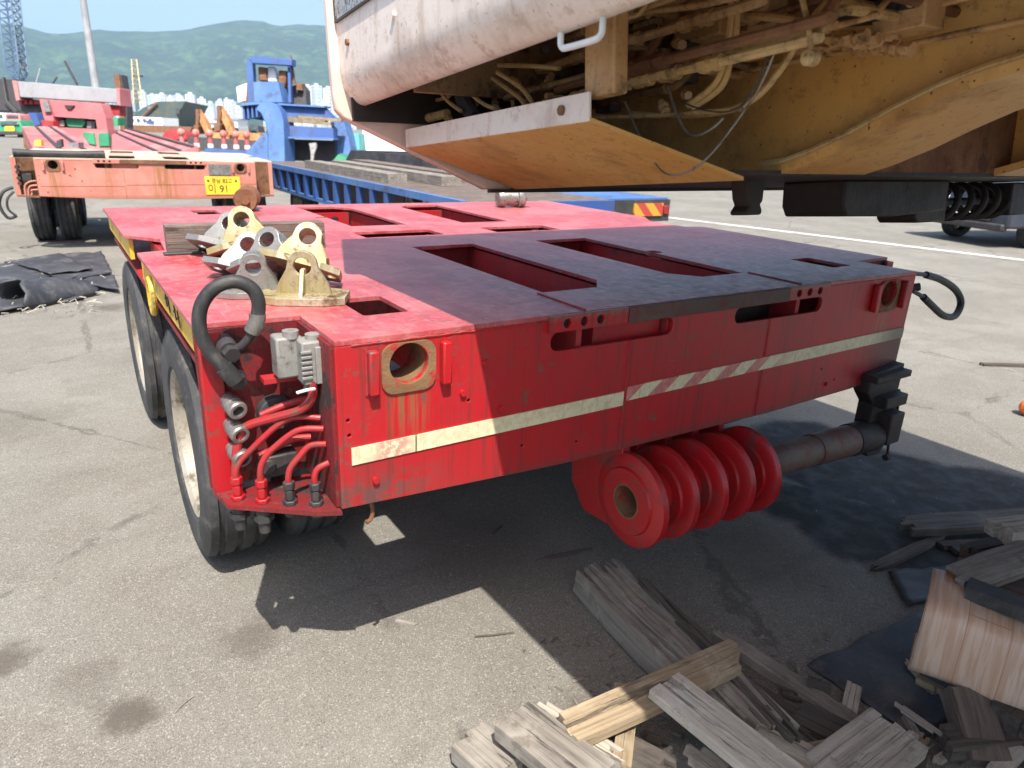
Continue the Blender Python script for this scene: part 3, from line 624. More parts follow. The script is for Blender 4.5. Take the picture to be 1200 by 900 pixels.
# --- coupling eye: five plates on a common pin, below the end plate
EC = Vector((0, -.025, .452))
for i in range(5):
    x = 1.205+i*.138; z = EC.z-.004*i
    m = MB(); mx = T((x, EC.y, z)); m.lathe([(0, .061), (0, .112), (.009, .116), (.012, .152), (.016, .161), (.040, .161), (.045, .154), (.056, .084), (.062, .078), (.137, .078), (.137, .061)] if i < 4 else [(0, .061), (0, .112), (.009, .116), (.012, .152), (.016, .161), (.040, .161), (.045, .154), (.056, .09), (.056, .061)], mx, 64, True)
    tp('eye_plate', m, 'red_gloss', angle=30)
    # cheek running back to the frame
    pts = [(EC.y+.02, z-.150), (.22, z-.13), (.34, z-.02), (.34, .66), (-.0, .66), (EC.y-.02, z+.14)]
    if i == 0: pts = [(.05, z-.135), (.20, z-.148), (.28, z-.06), (.30, .64), (.03, .64), (.02, z+.10)]
    else: pts = [(.10, z-.09), (.25, z-.08), (.32, .64), (.11, .64), (.10, z+.08)]
    MBc = MB().poly(pts, .034, T((x+.014, 0, 0)) @ YZ); tp('eye_cheek', MBc, 'red_gloss', bevel=.003)
m = MB(); m.lathe([(-.006, .054), (-.006, .0605), (.62, .0605), (.62, .054)], T((1.212, EC.y, EC.z)), 32, True); tp('bushing', m, 'rusty_flange')
# shaft with end cap stowed on the far bracket
m = MB(); m.lathe([(0, .0), (0, .062), (.30, .062), (.30, .066), (.56, .066), (.56, .0)], T((1.90, EC.y, .432)) @ Matrix.Rotation(R(2.0), 4, 'Y'), 28); tp('coupling_shaft', m, 'flange_dark')
m = MB(); m.lathe([(0, .0), (0, .070), (.16, .072), (.17, .066), (.17, .0)], T((2.455, EC.y, .413)) @ Matrix.Rotation(R(2.0), 4, 'Y'), 28); tp('shaft_cap', m, 'under_black')
m = MB(); m.poly([(2.50, .70), (2.74, .72), (2.735, .60), (2.76, .56), (2.75, .37), (2.70, .30), (2.60, .31), (2.56, .40), (2.56, .56), (2.50, .62)], .07, T((0, .030, 0)) @ XZ); tp('shaft_bracket', m, 'under_black', bevel=.006)
m = MB(); m.box((2.49, -.075, .670), (2.745, .0, .700)); m.box((2.57, -.09, .55), (2.73, -.02, .60)); m.box((2.62, -.10, .38), (2.72, -.03, .52)); tp('bracket_block', m, 'under_black', bevel=.006)
m = MB(); m.tube([(2.74, -.04, .60), (2.765, -.04, .50), (2.76, -.035, .40), (2.77, -.04, .285)], .006, 6, smooth=4); m.lathe([(-.015, 0), (-.012, .015), (.012, .015), (.015, 0)], T((2.77, -.04, .27)), 10); tp('grease_drip_chain', m, 'under_black')
# far corner hose loop
hr = [PY(1066, 320, .12), PY(1085, 322, .12), PY(1103, 328, .12), PY(1120, 340, .12), PY(1126, 355, .12), PY(1119, 370, .12), PY(1106, 370, .12), PY(1092, 358, .12), PY(1082, 348, .12), PY(1070, 341, .12)]
tp('hose_loop', MB().tube(hr[1:9], .0165, 10, smooth=6), 'hose'); tp('hose_stem', MB().tube([PY(1040, 322, .2)]+hr[:2], .010, 8), 'dark'); tp('hose_stem', MB().tube(hr[-2:]+[PY(1045, 338, .2)], .010, 8), 'dark')
tp('hose_socket', MB().cyl(PY(1062, 338, .16), PY(1078, 336, .12), .018), 'dark')

# ================================================================ THINGS ON THE RED DECK
def padeye(loc, rz, mat, label, tilt=(0, 0), scale=1., two=True, skew=0.):
    """lashing bracket: drilled base plate with upright drilled ears"""
    t = root('lashing_bracket', loc, label, 'bracket', 'lashing brackets piled on the red deck'); t.rotation_euler = (tilt[0], tilt[1], rz); t.scale = (scale,)*3
    bo = [(-.115, -.050), (-.06, -.075), (.06, -.075), (.115, -.050), (.115, .050), (.06, .075), (-.06, .075), (-.115, .050)]
    bh = [circ(-.084, 0, .019, 18), circ(.084, 0, .019, 18)]
    if not two: bh = [circ(sx*.082, sy*.035, .016, 16, .011) for sx in (-1, 1) for sy in (-1, 1)]
    link('base_plate', plate_mesh('base_plate', bo, bh, .020, .0015, T((0, 0, .010))), mat, t)
    ear = [(-.075, .014), (.075, .014), (.066, .045), (.042, .085)]+[(.040*cos(R(a)), .095+.040*sin(R(a))) for a in range(0, 181, 20)]+[(-.042, .085), (-.066, .045)]
    for y in ((-.036, .022) if two else (.0,)):
        link('ear', plate_mesh('ear', ear, [circ(0, .092, .0235, 22)], .019, .002, T((0, y+skew, 0)) @ XZ), mat, t)
    if two:
        wr = [(x*.985, .004+z*.985) for x, z in ear[1:]]; m = MB(); m.ring([[(x, -.030+skew, z), (x, .016+skew, z), (x*.9, .016+skew, z*.95), (x*.9, -.030+skew, z*.95)] for x, z in wr]); m.build('saddle', mat, t)
        MB().lathe([(0, .024), (0, .031), (.045, .031), (.045, .024)], T((0, -.030+skew, .092)) @ Matrix.Rotation(pi/2, 4, 'Z'), 24, True).build('collar', mat, t)
    else:
        MB().poly([(-.055, .014), (.055, .014), (.012, .085), (-.012, .085)], .012, T((-.006, 0, 0)) @ YZ).build('gusset', mat, t, bevel=.002)
    return t
zt = H+.001
padeye(G(357, 352, H)+Vector((0, 0, .001)), R(-28), 'zincy', 'cream lashing bracket with slotted base lying over the deck corner edge', scale=1.05, two=False)
padeye(G(352, 338, H)+Vector((.01, .02, .055)), R(152), 'zincy', 'dirty cream double-eared lashing bracket leaning on the slotted bracket', tilt=(R(24), R(-14)), scale=1.05)
padeye(G(318, 330, H)+Vector((0, 0, .030)), R(140), 'galv', 'grey lashing bracket with pale chamfered edges beside the cream bracket', tilt=(R(32), R(10)), scale=1.05)
padeye(G(285, 326, H)+Vector((0, 0, .012)), R(150), 'galv', 'dull grey lashing bracket low in the middle of the bracket pile', tilt=(R(26), R(-12)), scale=1.0)
padeye(G(296, 305, H)+Vector((0, .02, .030)), R(158), 'zincy', 'yellow plated lashing bracket standing tallest in the bracket pile', tilt=(R(22), R(12)), scale=1.18)
padeye(G(265, 302, H)+Vector((0, .02, .018)), R(140), 'galv', 'dark grey lashing bracket leaning against the squared timber', tilt=(R(28), R(-10)), scale=1.1)
padeye(G(300, 345, H)+Vector((0, 0, .001)), R(165), 'galv', 'flat grey lashing bracket under the others by the hose loop', scale=.9)
m = MB(); hexnut(m, G(372, 312, H)+Vector((0, 0, .03)), .026, .022); m.box((-.05, -.035, 0), (.05, .035, .028), T(G(366, 312, H)) @ Matrix.Rotation(.4, 4, 'Z')); tag(m.build('loose_bolt', 'rust', None, bevel=.003), 'rusty hex bolt lying behind the cream lashing bracket', 'bolt')
# squared timber across the deck with its tray
def plank(name, p0, p1, w, th, mat, seed, label, cat='plank', group=None, jag=.05, strips=7, roll=0., sag=0., rough=.004, taper=0., z_up=(0, 0, 1)):
    """sawn board built of splintering strips, ends broken unevenly"""
    rg = random.Random(seed); p0 = Vector(p0); p1 = Vector(p1); d = p1-p0; L = d.length; d.normalize()
    sd = Vector(z_up).cross(d).normalized(); u = d.cross(sd); mx = Matrix(((d.x, sd.x, u.x, p0.x), (d.y, sd.y, u.y, p0.y), (d.z, sd.z, u.z, p0.z), (0, 0, 0, 1))) @ Matrix.Rotation(roll, 4, 'X')
    mb = MB(); nl = max(6, int(L/.05)); dz = 0
    edges = [-w/2+w*i/strips+(rg.uniform(-.2, .2)*w/strips if 0 < i < strips else 0) for i in range(strips+1)]
    for i in range(strips):
        a0 = rg.uniform(0, jag) if jag else 0; a1 = L-(rg.uniform(0, jag) if jag else 0); dz = dz*.4+rg.uniform(-rough, rough)*(.45 if rough > .009 else .18); db = rg.uniform(-rough, rough)*.5; rings = []
        gap = .0005; ph = rg.uniform(0, 6)
        for k in range(nl+1):
            t = k/nl; x = a0+(a1-a0)*t; bow = sag*sin(pi*t)+dz+rough*.18*sin(ph+x*17)
            sh = 1-taper*max(0, abs(t-.5)-.35)*3
            ya, yb = (edges[i]+gap)*sh, (edges[i+1]-gap)*sh; ya += rough*.2*sin(x*9+seed); yb += rough*.2*sin(x*9+seed)
            sk = rg.uniform(-.3, .3)*jag if k in (0, nl) else 0
            rings.append([(x, ya, db), (x+sk*.3, yb, db), (x+sk, yb, th+bow), (x+sk*.6, ya, th+bow)])
        mb.ring(rings)
    o = mb.build(name, mat, None, angle=40); o.matrix_world = mx
    if label: tag(o, label, cat, group)
    return o
a = G(198, 296, H); b = G(385, 290, H); yy = 1.40
plank('timber_beam', (.10, yy, zt), (.69, yy-.03, zt), .09, .10, 'timber', 3, 'short squared brown timber lying across the red deck behind brackets', 'timber', jag=.006, strips=1, rough=.002)
m = MB(); m.box((.08, yy-.085, zt), (.36, yy-.048, zt+.008)); tag(m.build('steel_tray', 'dark', None, bevel=.002), 'thin dark steel flat bar lying along the squared timber', 'bar')
# rollers at the far deck edge
def roller(p, ax, label, sc=1.):
    ax = Vector(ax).normalized(); t = root('guide_roller', p, label, 'roller'); q = ax.to_track_quat('X', 'Z').to_matrix().to_4x4(); mx = T((0, 0, .066*sc)) @ q
    MB().lathe([(-.10*sc, 0), (-.10*sc, .058*sc), (-.085*sc, .066*sc), (-.05*sc, .066*sc), (-.045*sc, .054*sc), (.045*sc, .054*sc), (.05*sc, .066*sc), (.09*sc, .066*sc), (.10*sc, .060*sc), (.10*sc, .0)], mx, 28).build('roller_drum', 'galv' if sc < 1 else 'rust', t)
    m = MB(); m.tube([mx @ Vector((.10*sc, 0, 0)), mx @ Vector((.118*sc, 0, 0))], .026*sc, 6); m.build('hex_head', 'rust', t)
roller(G(291, 246, H)+Vector((.0, .0, .0)), (-.35, -1, -.02), 'rusty brown guide roller with hex head on the far deck edge')
roller(G(598, 243, H), (.95, -.25, 0), 'pale grey guide roller lying on the far right deck corner', .95)

# ================================================================ PEACH MACHINE hanging over the trailer (tilted up towards its tail)
TH = R(6.5); MO = Vector((.475, .5, 1.61)); MV = Vector((0, -cos(TH), sin(TH))); MW = Vector((0, sin(TH), cos(TH)))
def ML(x, s, h): return Vector((x, MO.y, MO.z)) + MV*s + MW*h
MXM = Matrix(((1, 0, 0, 0), (0, MV.y, MW.y, MO.y), (0, MV.z, MW.z, MO.z), (0, 0, 0, 1)))    # local (x, s, h) -> world
MG = root('crane_undercarriage', (1.8, -2.6, 0), 'peach painted machine body with open hose bay overhanging the red trailer', 'machine', world=True)
def mp(name, mb, mat, **k):
    mb.v = [tuple(MXM @ Vector(v)) for v in mb.v]; return mb.build(name, mat, MG, **k)
def mw(name, mb, mat, **k): return mb.build(name, mat, MG, **k)
LS = 5.2
# side panel with rolled lower edge
prof = [(.475, 1.16), (.475, .30), (.475, .105), (.4775, .082), (.484, .062), (.489, .058), (.495, .045), (.501, .041), (.510, .030), (.522, .023), (.536, .021), (.550, .028), (.546, .040), (.530, .036), (.512, .050), (.500, .078), (.495, .105), (.495, 1.16)]
m = MB(); m.ring([[(x, s, h) for x, h in prof] for s in (.02, 1.0, 2.0, 3.5, LS)]); mp('side_panel', m, 'peach', angle=50)
for sj in (1.9, 3.4): mp('panel_joint', MB().box((.4735, sj, .11), (.4748, sj+.006, 1.15)), 'dark')
for k in range(7):
    sb_ = .10+.30*k; m = MB(); m.cyl((.468, sb_, .165), (.4752, sb_, .165), .009, n=6); mp('bolt', m, 'rust' if k % 3 == 0 else 'peach')
# end frame
ep = [(.452, 1.17), (.452, .05), (.456, .01), (.475, -.012), (.925, -.205), (2.75, -.205), (3.2, .0), (3.2, 1.17)]
m = MB(); m.poly(ep, .028, Matrix(((1, 0, 0, 0), (0, 0, -1, .020), (0, 1, 0, 0), (0, 0, 0, 1)))); mp('end_frame', m, 'peach_bounce', bevel=.006)
mp('roof', MB().box((.47, .0, 1.15), (3.2, LS, 1.18)), 'peach'); mp('side_panel', MB().box((3.18, .02, .0), (3.2, LS, 1.15)), 'peach'); mp('bay_light_block', MB().box((.50, .03, .42), (1.24, LS, .44)), 'orange')  # plate over the hose bay is added to block light
mp('end_frame', MB().box((.47, LS, .0), (3.2, LS+.03, 1.18)), 'peach')
# tray: upturned ledge and sloping belly sheet
m = MB(); m.add([(.650, .04, -.038), (.650, .886, -.053), (.650, .886, -.107), (.650, .04, -.088), (.656, .04, -.038), (.656, .886, -.053), (.656, .886, -.105), (.656, .04, -.086)], [(0, 1, 2, 3), (4, 7, 6, 5), (0, 4, 5, 1), (1, 5, 6, 2), (3, 2, 6, 7), (0, 3, 7, 4)]); mp('tray_ledge', m, 'peach', bevel=.001)
m = MB(); g = [];
for i in range(9):
    t = i/8; x = .652+.36*t; h0 = -.089+(-.207+.089)*t; h1 = -.107+(-.219+.107)*t; s0 = .042+.02*t; s1 = .886+.075*t; g.append([(x, s0, h0), (x, s1, h1)])
m.ring([[(a[0][0], a[0][1], a[0][2]), (a[1][0], a[1][1], a[1][2]), (a[1][0], a[1][1], a[1][2]+.008), (a[0][0], a[0][1], a[0][2]+.008)] for a in g]); mp('belly_sheet', m, 'orange')
# ledge hook hole plug
c = MB(); c.cyl((.644, .80, -.077), (.651, .80, -.077), .010, n=12); mp('ledge_hook', c, 'rust')
# flat bottom behind the tray, and lower lip
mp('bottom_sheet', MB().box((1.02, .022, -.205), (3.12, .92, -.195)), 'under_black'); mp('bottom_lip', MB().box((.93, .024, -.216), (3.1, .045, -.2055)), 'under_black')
# main girder: web and curved lower flange
fp = [(.06, -.182), (.80, -.182), (.86, -.182), (.92, -.180), (.99, -.163), (1.086, -.130), (1.17, -.095), (1.25, -.066), (1.33, -.046), (1.42, -.032), (1.55, -.024), (LS, -.02)]
def flange(x0, x1, th, name, mat):
    m = MB(); m.ring([[(x0, s, h-th), (x1, s, h-th), (x1, s, h), (x0, s, h)] for s, h in fp]); mp(name, m, mat, angle=30)
def web(x0, x1, name, mat, top=.9):
    m = MB(); m.ring([[(x0, s, h), (x1, s, h), (x1, s, top), (x0, s, top)] for s, h in fp]); mp(name, m, mat, angle=30)
web(1.235, 1.255, 'girder_web', 'orange'); flange(1.19, 1.52, .022, 'girder_flange', 'orange'); web(1.46, 1.48, 'girder_web', 'orange')
web(2.30, 2.32, 'girder_web', 'orange'); flange(2.2, 2.52, .022, 'girder_flange', 'orange')
m = MB(); m.tube([(1.200, s, h+.006) for s, h in fp[2:]], .009, 8); mp('flange_bead', m, 'hose_orange')
mp('cross_member', MB().box((1.49, .900, -.204), (3.16, .919, .6)), 'rust'); mp('cross_member', MB().box((.56, .30, .02), (1.235, .32, .42)), 'dust'); mp('bay_back_wall', MB().box((.50, .022, -.02), (1.23, .034, .42)), 'under_black')  # first cross member has its shade put into the colour, rust for orange
# post, handle, data plate
m = MB(); m.box((.665, .852, -.062), (.70, .94, .42)); mp('post', m, 'orange_part', bevel=.004)
hd = [PX(658, 24, .53), PX(657, 50, .53), PX(659, 55.5, .53), PX(664, 56, .53), PX(696, 47, .53), PX(703, 42, .53), PX(706, 34, .53), PX(707, 2, .53)]
mw('grab_handle', MB().tube(hd, .0055, 10, smooth=3), 'white')
m = MB(); m.box((.4690, .035, .232), (.4745, .62, .60)); mp('data_plate', m, 'data'); m = MB()
for a, b in (((.467, .03, .226), (.4748, .625, .231)), ((.467, .028, .226), (.4748, .034, .61))): m.box(a, b)
mp('plate_frame', m, 'dark')
# hoses and pipes of the bay (surveyed on planes of constant x)
def hose(pts, x, r, mat='hose_orange', name='hydraulic_hose', dx=0., sm=6):
    r *= .52 if r > .004 and name in ('hydraulic_hose', 'hydraulic_pipe') else 1; P = [PX(a, b, x+dx*i) for i, (a, b) in enumerate(pts)]; mw(name, MB().tube(P, r, 9, smooth=sm), mat); return P
hose([(655, 80), (613, 77), (567, 78), (550, 88), (562, 96), (585, 100)], .80, .011)
hose([(570, 87), (593, 103), (610, 116), (618, 130)], .78, .011); hose([(583, 85), (607, 100), (620, 114), (628, 128)], .76, .011); hose([(560, 90), (580, 100), (598, 114), (602, 128)], .84, .010)
hose([(516, 84), (543, 103), (567, 122), (585, 128)], .74, .010); hose([(508, 86), (520, 113), (540, 130)], .72, .011); hose([(478, 98), (490, 115), (512, 117), (528, 112)], .76, .010)
hose([(470, 108), (500, 110), (540, 105)], .85, .009); hose([(455, 112), (480, 106), (520, 108), (560, 112)], .90, .012, 'orange_part')
hose([(857, 0), (856, 30), (850, 65), (838, 98), (806, 124)], .92, .0125); hose([(864, 0), (863, 35), (856, 70), (845, 102), (812, 126)], .93, .0125)
hose([(940, 40), (916, 80), (885, 115), (846, 131), (790, 136), (740, 133)], .98, .0125); hose([(690, 138), (760, 136), (800, 133), (870, 128)], .93, .009)
hose([(937, -15), (945, 20), (949, 45), (950, 66)], .85, .009); mw('rod_end', MB().lathe([(-.015, 0), (-.010, .013), (.010, .013), (.015, 0)], T(PX(950, 68, .85)), 12), 'hose_orange')
hose([(800, 92), (868, 84), (976, 63), (1053, 54), (1130, 38), (1210, 22), (1300, 2)], 1.20, .0115, 'orange_part', 'hydraulic_pipe')
hose([(740, 8), (800, 20), (870, 18), (920, 22), (980, 30)], 1.0, .016, 'orange_part', 'hydraulic_pipe'); hose([(700, 25), (760, 14), (820, 6), (880, -8)], .9, .013, 'orange_part', 'hydraulic_pipe')
hose([(690, 100), (735, 94), (790, 82)], 1.02, .034, 'orange_part', 'hydraulic_cylinder', sm=2); hose([(688, 101), (700, 99)], 1.018, .040, 'dark', 'cylinder_gland', sm=2)
hose([(727, 118), (778, 33)], .96, .011, 'rust', 'strut', sm=1)
hose([(783, 100), (790, 125), (801, 150), (815, 159), (835, 150), (848, 138)], .90, .0028, 'steel', 'wire'); hose([(912, 50), (895, 92), (875, 126), (832, 182), (801, 203), (775, 200), (750, 160), (733, 120)], .88, .0022, 'steel', 'wire')
hose([(905, 52), (885, 100), (862, 128), (830, 130), (800, 120)], .9, .0018, 'dark', 'wire'); hose([(880, 110), (870, 124), (855, 130)], .9, .0016, 'dark', 'wire')
# rows of fittings, valve blocks and stubs filling the bay
rg = random.Random(11)
def fitting(p, ax, r, mat='orange_part'):
    ax = Vector(ax).normalized(); m = MB(); p = Vector(p); r *= .68
    m.cyl(p, p+ax*r*1.2, r*.8, n=12); m.cyl(p+ax*r*1.2, p+ax*r*2.4, r*1.15, n=6); m.cyl(p+ax*r*2.4, p+ax*r*3.2, r*.7, n=12); m.cyl(p+ax*r*3.2, p+ax*r*4.4, r*1.05, n=6); mw('pipe_fitting', m, mat)
for k in range(9): fitting(PX(893+k*18, 40+k*2.2+rg.uniform(-5, 5), 1.08+rg.uniform(-.04, .05)), (rg.uniform(-.2, .2), -1, .12+rg.uniform(-.3, .3)), rg.uniform(.013, .020))
for k in range(8): fitting(PX(905+k*17, 52+k*1.0+rg.uniform(-4, 4), 1.14), (rg.uniform(-.1, .3), -1, rg.uniform(-.3, .3)), rg.uniform(.011, .017))
for (px, py, x) in ((600, 92, .83), (612, 117, .80), (580, 118, .86), (640, 112, .80), (560, 72, .9), (535, 95, .9), (505, 122, .78), (522, 133, .74), (492, 140, .73), (605, 70, .9), (636, 60, .88), (735, 22, .95), (758, 18, .95), (705, 30, .9), (640, 100, .85), (800, 110, 1.0), (790, 50, 1.0), (775, 120, .95), (470, 120, .9), (550, 130, .85)):
    fitting(PX(px, py, x), (rg.uniform(-.6, .6), -1, rg.uniform(-.8, .8)), rg.uniform(.012, .019), rg.choice(['orange_part', 'orange_part', 'hose_orange', 'dark']))
mw('hydraulic_pipe', MB().tube([PX(490, 141, .73), PX(524, 133, .73)], .0125, 10), 'hose_orange')
mw('cable_bundle', MB().tube([PX(541, 108, .75), PX(546, 122, .75), PX(556, 136, .76)], [.022, .026, .018], 10, smooth=3), 'rubber')
for (px, py, x, sx, sy, sz, mt) in ((600, 75, 1.0, .08, .14, .06, 'dark'), (560, 60, 1.02, .10, .12, .10, 'rust'), (640, 70, 1.0, .07, .10, .12, 'dark'), (720, 60, 1.1, .08, .16, .14, 'dark'), (713, 120, .98, .04, .06, .05, 'dark'), (760, 60, 1.05, .06, .10, .10, 'rust'), (800, 75, 1.05, .05, .06, .09, 'dark'),
                             (830, 30, 1.08, .08, .14, .07, 'orange_part'), (900, 15, 1.12, .08, .10, .10, 'orange_part'), (880, 45, 1.15, .05, .05, .09, 'orange_part'), (960, 10, 1.15, .06, .12, .08, 'rust'), (1065, 12, 1.14, .07, .10, .08, 'orange_part'), (520, 90, 1.0, .08, .10, .08, 'rust'), (560, 100, 1.05, .06, .12, .12, 'dark'), (680, 95, 1.12, .06, .2, .12, 'dark')):
    p = PX(px, py, x); m = MB(); m.box((-sx/2, -sy/2, -sz/2), (sx/2, sy/2, sz/2), T(p) @ Matrix.Rotation(-TH, 4, 'X')); m.cyl(p+Vector((-sx/2-.012, sy*.2, 0)), p+Vector((-sx/2+.01, sy*.2, 0)), sz*.22, n=10); m.cyl(p+Vector((-sx/2-.010, -sy*.25, sz*.1)), p+Vector((-sx/2+.01, -sy*.25, sz*.1)), sz*.15, n=6); mw('valve_block', m, mt, bevel=.004)
for k in range(22):
    x = rg.uniform(.98, 1.20); h = .02+.36*rg.random(); rr = rg.choice([.006, .007, .009, .012, .016]); s0 = .33; s1 = rg.uniform(1.0, 2.2); mt = rg.choice(['orange_part', 'orange_part', 'hose_orange', 'dust', 'rust']); dn = rg.uniform(-.03, .03)
    P = [(x, s0, h), (x, (s0+s1)/2-.05, h), (x-.02, (s0+s1)/2+.03, h+dn), (x-.02, s1, h+dn), (x-.005, s1+.04, h+.03), (x, s1+.05, .42)]; mw('hydraulic_pipe', MB().tube([ML(*p) for p in P], rr, 8, smooth=4), mt)
    for j in range(3):
        sc = s0+(s1-s0)*rg.uniform(.08, .46); m = MB(); m.tube([ML(x, sc, h), ML(x, sc+rr*2.2, h)], rr*1.55, 6); m.tube([ML(x, sc+rr*2.2, h), ML(x, sc+rr*3.4, h)], rr*1.3, 10); m.tube([ML(x, sc+rr*3.4, h), ML(x, sc+rr*5.0, h)], rr*1.5, 6); mw('pipe_fitting', m, mt)
for k in range(16):
    x = rg.uniform(.80, 1.02); h = rg.uniform(-.03, .22); rr = rg.choice([.005, .006, .008, .010]); s0 = rg.uniform(.33, .9); s1 = s0+rg.uniform(.25, .7); mt = rg.choice(['orange_part', 'hose_orange', 'dust', 'rust', 'orange_part'])
    mw('hydraulic_pipe', MB().tube([ML(x+.12, s0, h+.03), ML(x+.02, s0, h), ML(x, s0+.03, h), ML(x, s1-.03, h), ML(x+.02, s1, h+.01), ML(x+.10, s1, h+.06), ML(1.24, s1, h+.06)], rr, 8, smooth=4), mt)
    for j in range(4):
        sc = s0+(s1-s0)*rg.uniform(.12, .8); m = MB(); m.tube([ML(x, sc, h), ML(x, sc+rr*2.2, h)], rr*1.6, 6); m.tube([ML(x, sc+rr*2.2, h), ML(x, sc+rr*3.4, h)], rr*1.35, 10); m.tube([ML(x, sc+rr*3.4, h), ML(x, sc+rr*5.2, h)], rr*1.6, 6); mw('pipe_fitting', m, mt)
for k in range(4): # hoses dropping from the valve blocks and turning back up, both ends on fittings
    x = rg.uniform(.80, 1.05); sA = rg.uniform(.36, 1.05); ln = rg.uniform(.10, .30); hA = rg.uniform(.12, .34); dp = rg.uniform(.03, .14)
    P = [ML(x, sA, .42), ML(x, sA, hA), ML(x-.01, sA+ln*.25, hA-dp*.8), ML(x-.015, sA+ln*.5, hA-dp), ML(x-.01, sA+ln*.75, hA-dp*.8), ML(x, sA+ln, hA), ML(x+.02, sA+ln, .42)]; mw('hydraulic_hose', MB().tube(P, .0055, 8, smooth=5), rg.choice(['hose_orange', 'hose_orange', 'orange_part', 'hose']))
    for p in (P[1], P[5]): m = MB(); m.tube([p, p+Vector((0, 0, .016))], .0125, 6); m.tube([p+Vector((0, 0, .016)), p+Vector((0, 0, .045))], .0098, 10); mw('pipe_fitting', m, 'orange_part')
mw('motor', MB().lathe([(-.11, 0), (-.11, .05), (-.09, .058), (.04, .058), (.05, .045), (.09, .045), (.09, 0)], T(PX(1036, -4, 1.12)) @ Matrix.Scale(.8, 4) @ Matrix.Rotation(R(-85), 4, 'Z'), 20), 'under_black')
# coupling gear hanging under the bottom sheet
def hang(pts_xh, s, d, name, mat='under_black'):
    m = MB(); m.poly(pts_xh, d, Matrix(((1, 0, 0, 0), (0, 0, -1, s+d/2), (0, 1, 0, 0), (0, 0, 0, 1)))); mp(name, m, mat, bevel=.006)
hang([(1.425, -.20), (1.505, -.20), (1.500, -.262), (1.490, -.270), (1.500, -.288), (1.495, -.300), (1.430, -.300), (1.428, -.290), (1.445, -.272), (1.435, -.255)], .6, .06, 'coupling_lug')
hang([(1.77, -.205), (2.36, -.205), (2.36, -.305), (2.05, -.318), (1.79, -.312), (1.77, -.28)], .6, .22, 'gearbox_housing'); hang([(2.25, -.205), (2.45, -.205), (2.45, -.345), (2.27, -.345), (2.25, -.33)], .6, .14, 'buffer_block')
m = MB(); m.tube([ML(2.44+.50*t, .6+.060*cos(2*pi*5*t), -.277+.060*sin(2*pi*5*t)) for t in [i/144 for i in range(145)]], .0125, 8); mw('coil_spring', m, 'under_black', angle=60)
m = MB(); m.tube([ML(2.40, .6, -.277), ML(3.1, .6, -.277)], .014, 12); mw('spring_rod', m, 'under_black'); hang([(2.93, -.21), (3.08, -.21), (3.08, -.335), (2.93, -.335)], .6, .14, 'buffer_block')
# tail supports standing on the yard behind the camera
for x in (.95, 2.75):
    for s in (3.4, 4.6):
        p = ML(x, s, -.03); q = Vector((p.x, p.y, .45)); mw('leg', MB().box((p.x-.08, p.y-.08, .55), (p.x+.08, p.y+.08, p.z+.1)), 'orange')
        m = MB(); m.lathe(tyre_prof(.5, .3), T((p.x, p.y, .5)), 32); mw('tyre', m, 'tyre', angle=28); m = MB(); m.lathe([(-.12, .32), (-.10, .28), (0, .2), (0, 0.001)], T((p.x, p.y, .5)), 24); m.cyl((p.x-.13, p.y, .5), (p.x+.13, p.y, .5), .12); mw('rim', m, 'rim')

# ================================================================ FOREGROUND WOOD PILE
WP = 'broken boards in the wood pile'
def pk(a, b, za, zb, w, th, mat, seed, label, **k):
    return plank('plank', G(a[0], a[1], za), G(b[0], b[1], zb), w, th, mat, seed, label, 'plank', WP, **k)
pk((692, 684), (905, 900), .012, .03, .17, .10, 'wood_grey', 21, 'thick grey split timber baulk lying on bare asphalt', jag=.10, strips=14, rough=.022)
pk((738, 690), (925, 892), .035, .05, .06, .085, 'wood_dark', 22, 'dark splintered edge slab along the thick grey baulk', jag=.16, strips=7, rough=.02)
pk((868, 772), (655, 868), .14, .13, .10, .035, 'wood_tan', 23, 'tan split board laid across the thick grey baulk', jag=.05, strips=4, rough=.007)
pk((775, 806), (930, 930), .175, .16, .115, .03, 'wood_pale', 24, 'pale bleached board on top of the tan split board', jag=.012, strips=3, rough=.003)
pk((600, 850), (700, 930), .11, .12, .13, .045, 'wood_grey', 25, 'square-cut brown grey board end at the open side of the pile', jag=.008, strips=4, rough=.004)
pk((545, 875), (600, 925), .02, .04, .12, .05, 'wood_grey', 26, 'stubby rounded board end lowest at the open side of the pile', jag=.03, strips=4, rough=.008)
pk((625, 835), (735, 905), .085, .08, .045, .04, 'wood_pale', 27, 'narrow pale batten beside the square-cut board', jag=.05, strips=3, rough=.005)
pk((770, 735), (1015, 900), .004, .006, .05, .022, 'wood_dark', 28, 'thin dark lath flat on asphalt beside the black rubber sheet', jag=.1, strips=3, rough=.004)
pk((838, 745), (1030, 875), .004, .008, .06, .03, 'wood_grey', 29, 'weathered board flat on asphalt along the rubber sheet', jag=.06, strips=4, rough=.005)
pk((930, 845), (1090, 925), .03, .03, .10, .045, 'wood_dark', 30, 'dark brown block of board between laths', jag=.02, strips=3, rough=.004)
pk((800, 830), (985, 930), .06, .06, .10, .05, 'wood_pale', 31, 'bleached splintered board deep in the pile', jag=.08, strips=6, rough=.01)
pk((840, 800), (1000, 925), .05, .04, .05, .05, 'wood_dark', 32, 'dark cracked rail with long splinters', jag=.2, strips=7, rough=.014)
pk((1060, 855), (960, 935), .09, .09, .16, .035, 'wood_pale', 33, 'broad pale board with torn square end', jag=.06, strips=5, rough=.005)
pk((1020, 880), (900, 905), .06, .06, .07, .03, 'wood_tan', 34, 'short tan offcut under the broad pale board', jag=.05, strips=3, rough=.006)
pk((690, 870), (790, 925), .02, .04, .10, .05, 'wood_dark', 35, 'dark offcut under the tan split board', jag=.05, strips=4, rough=.006)
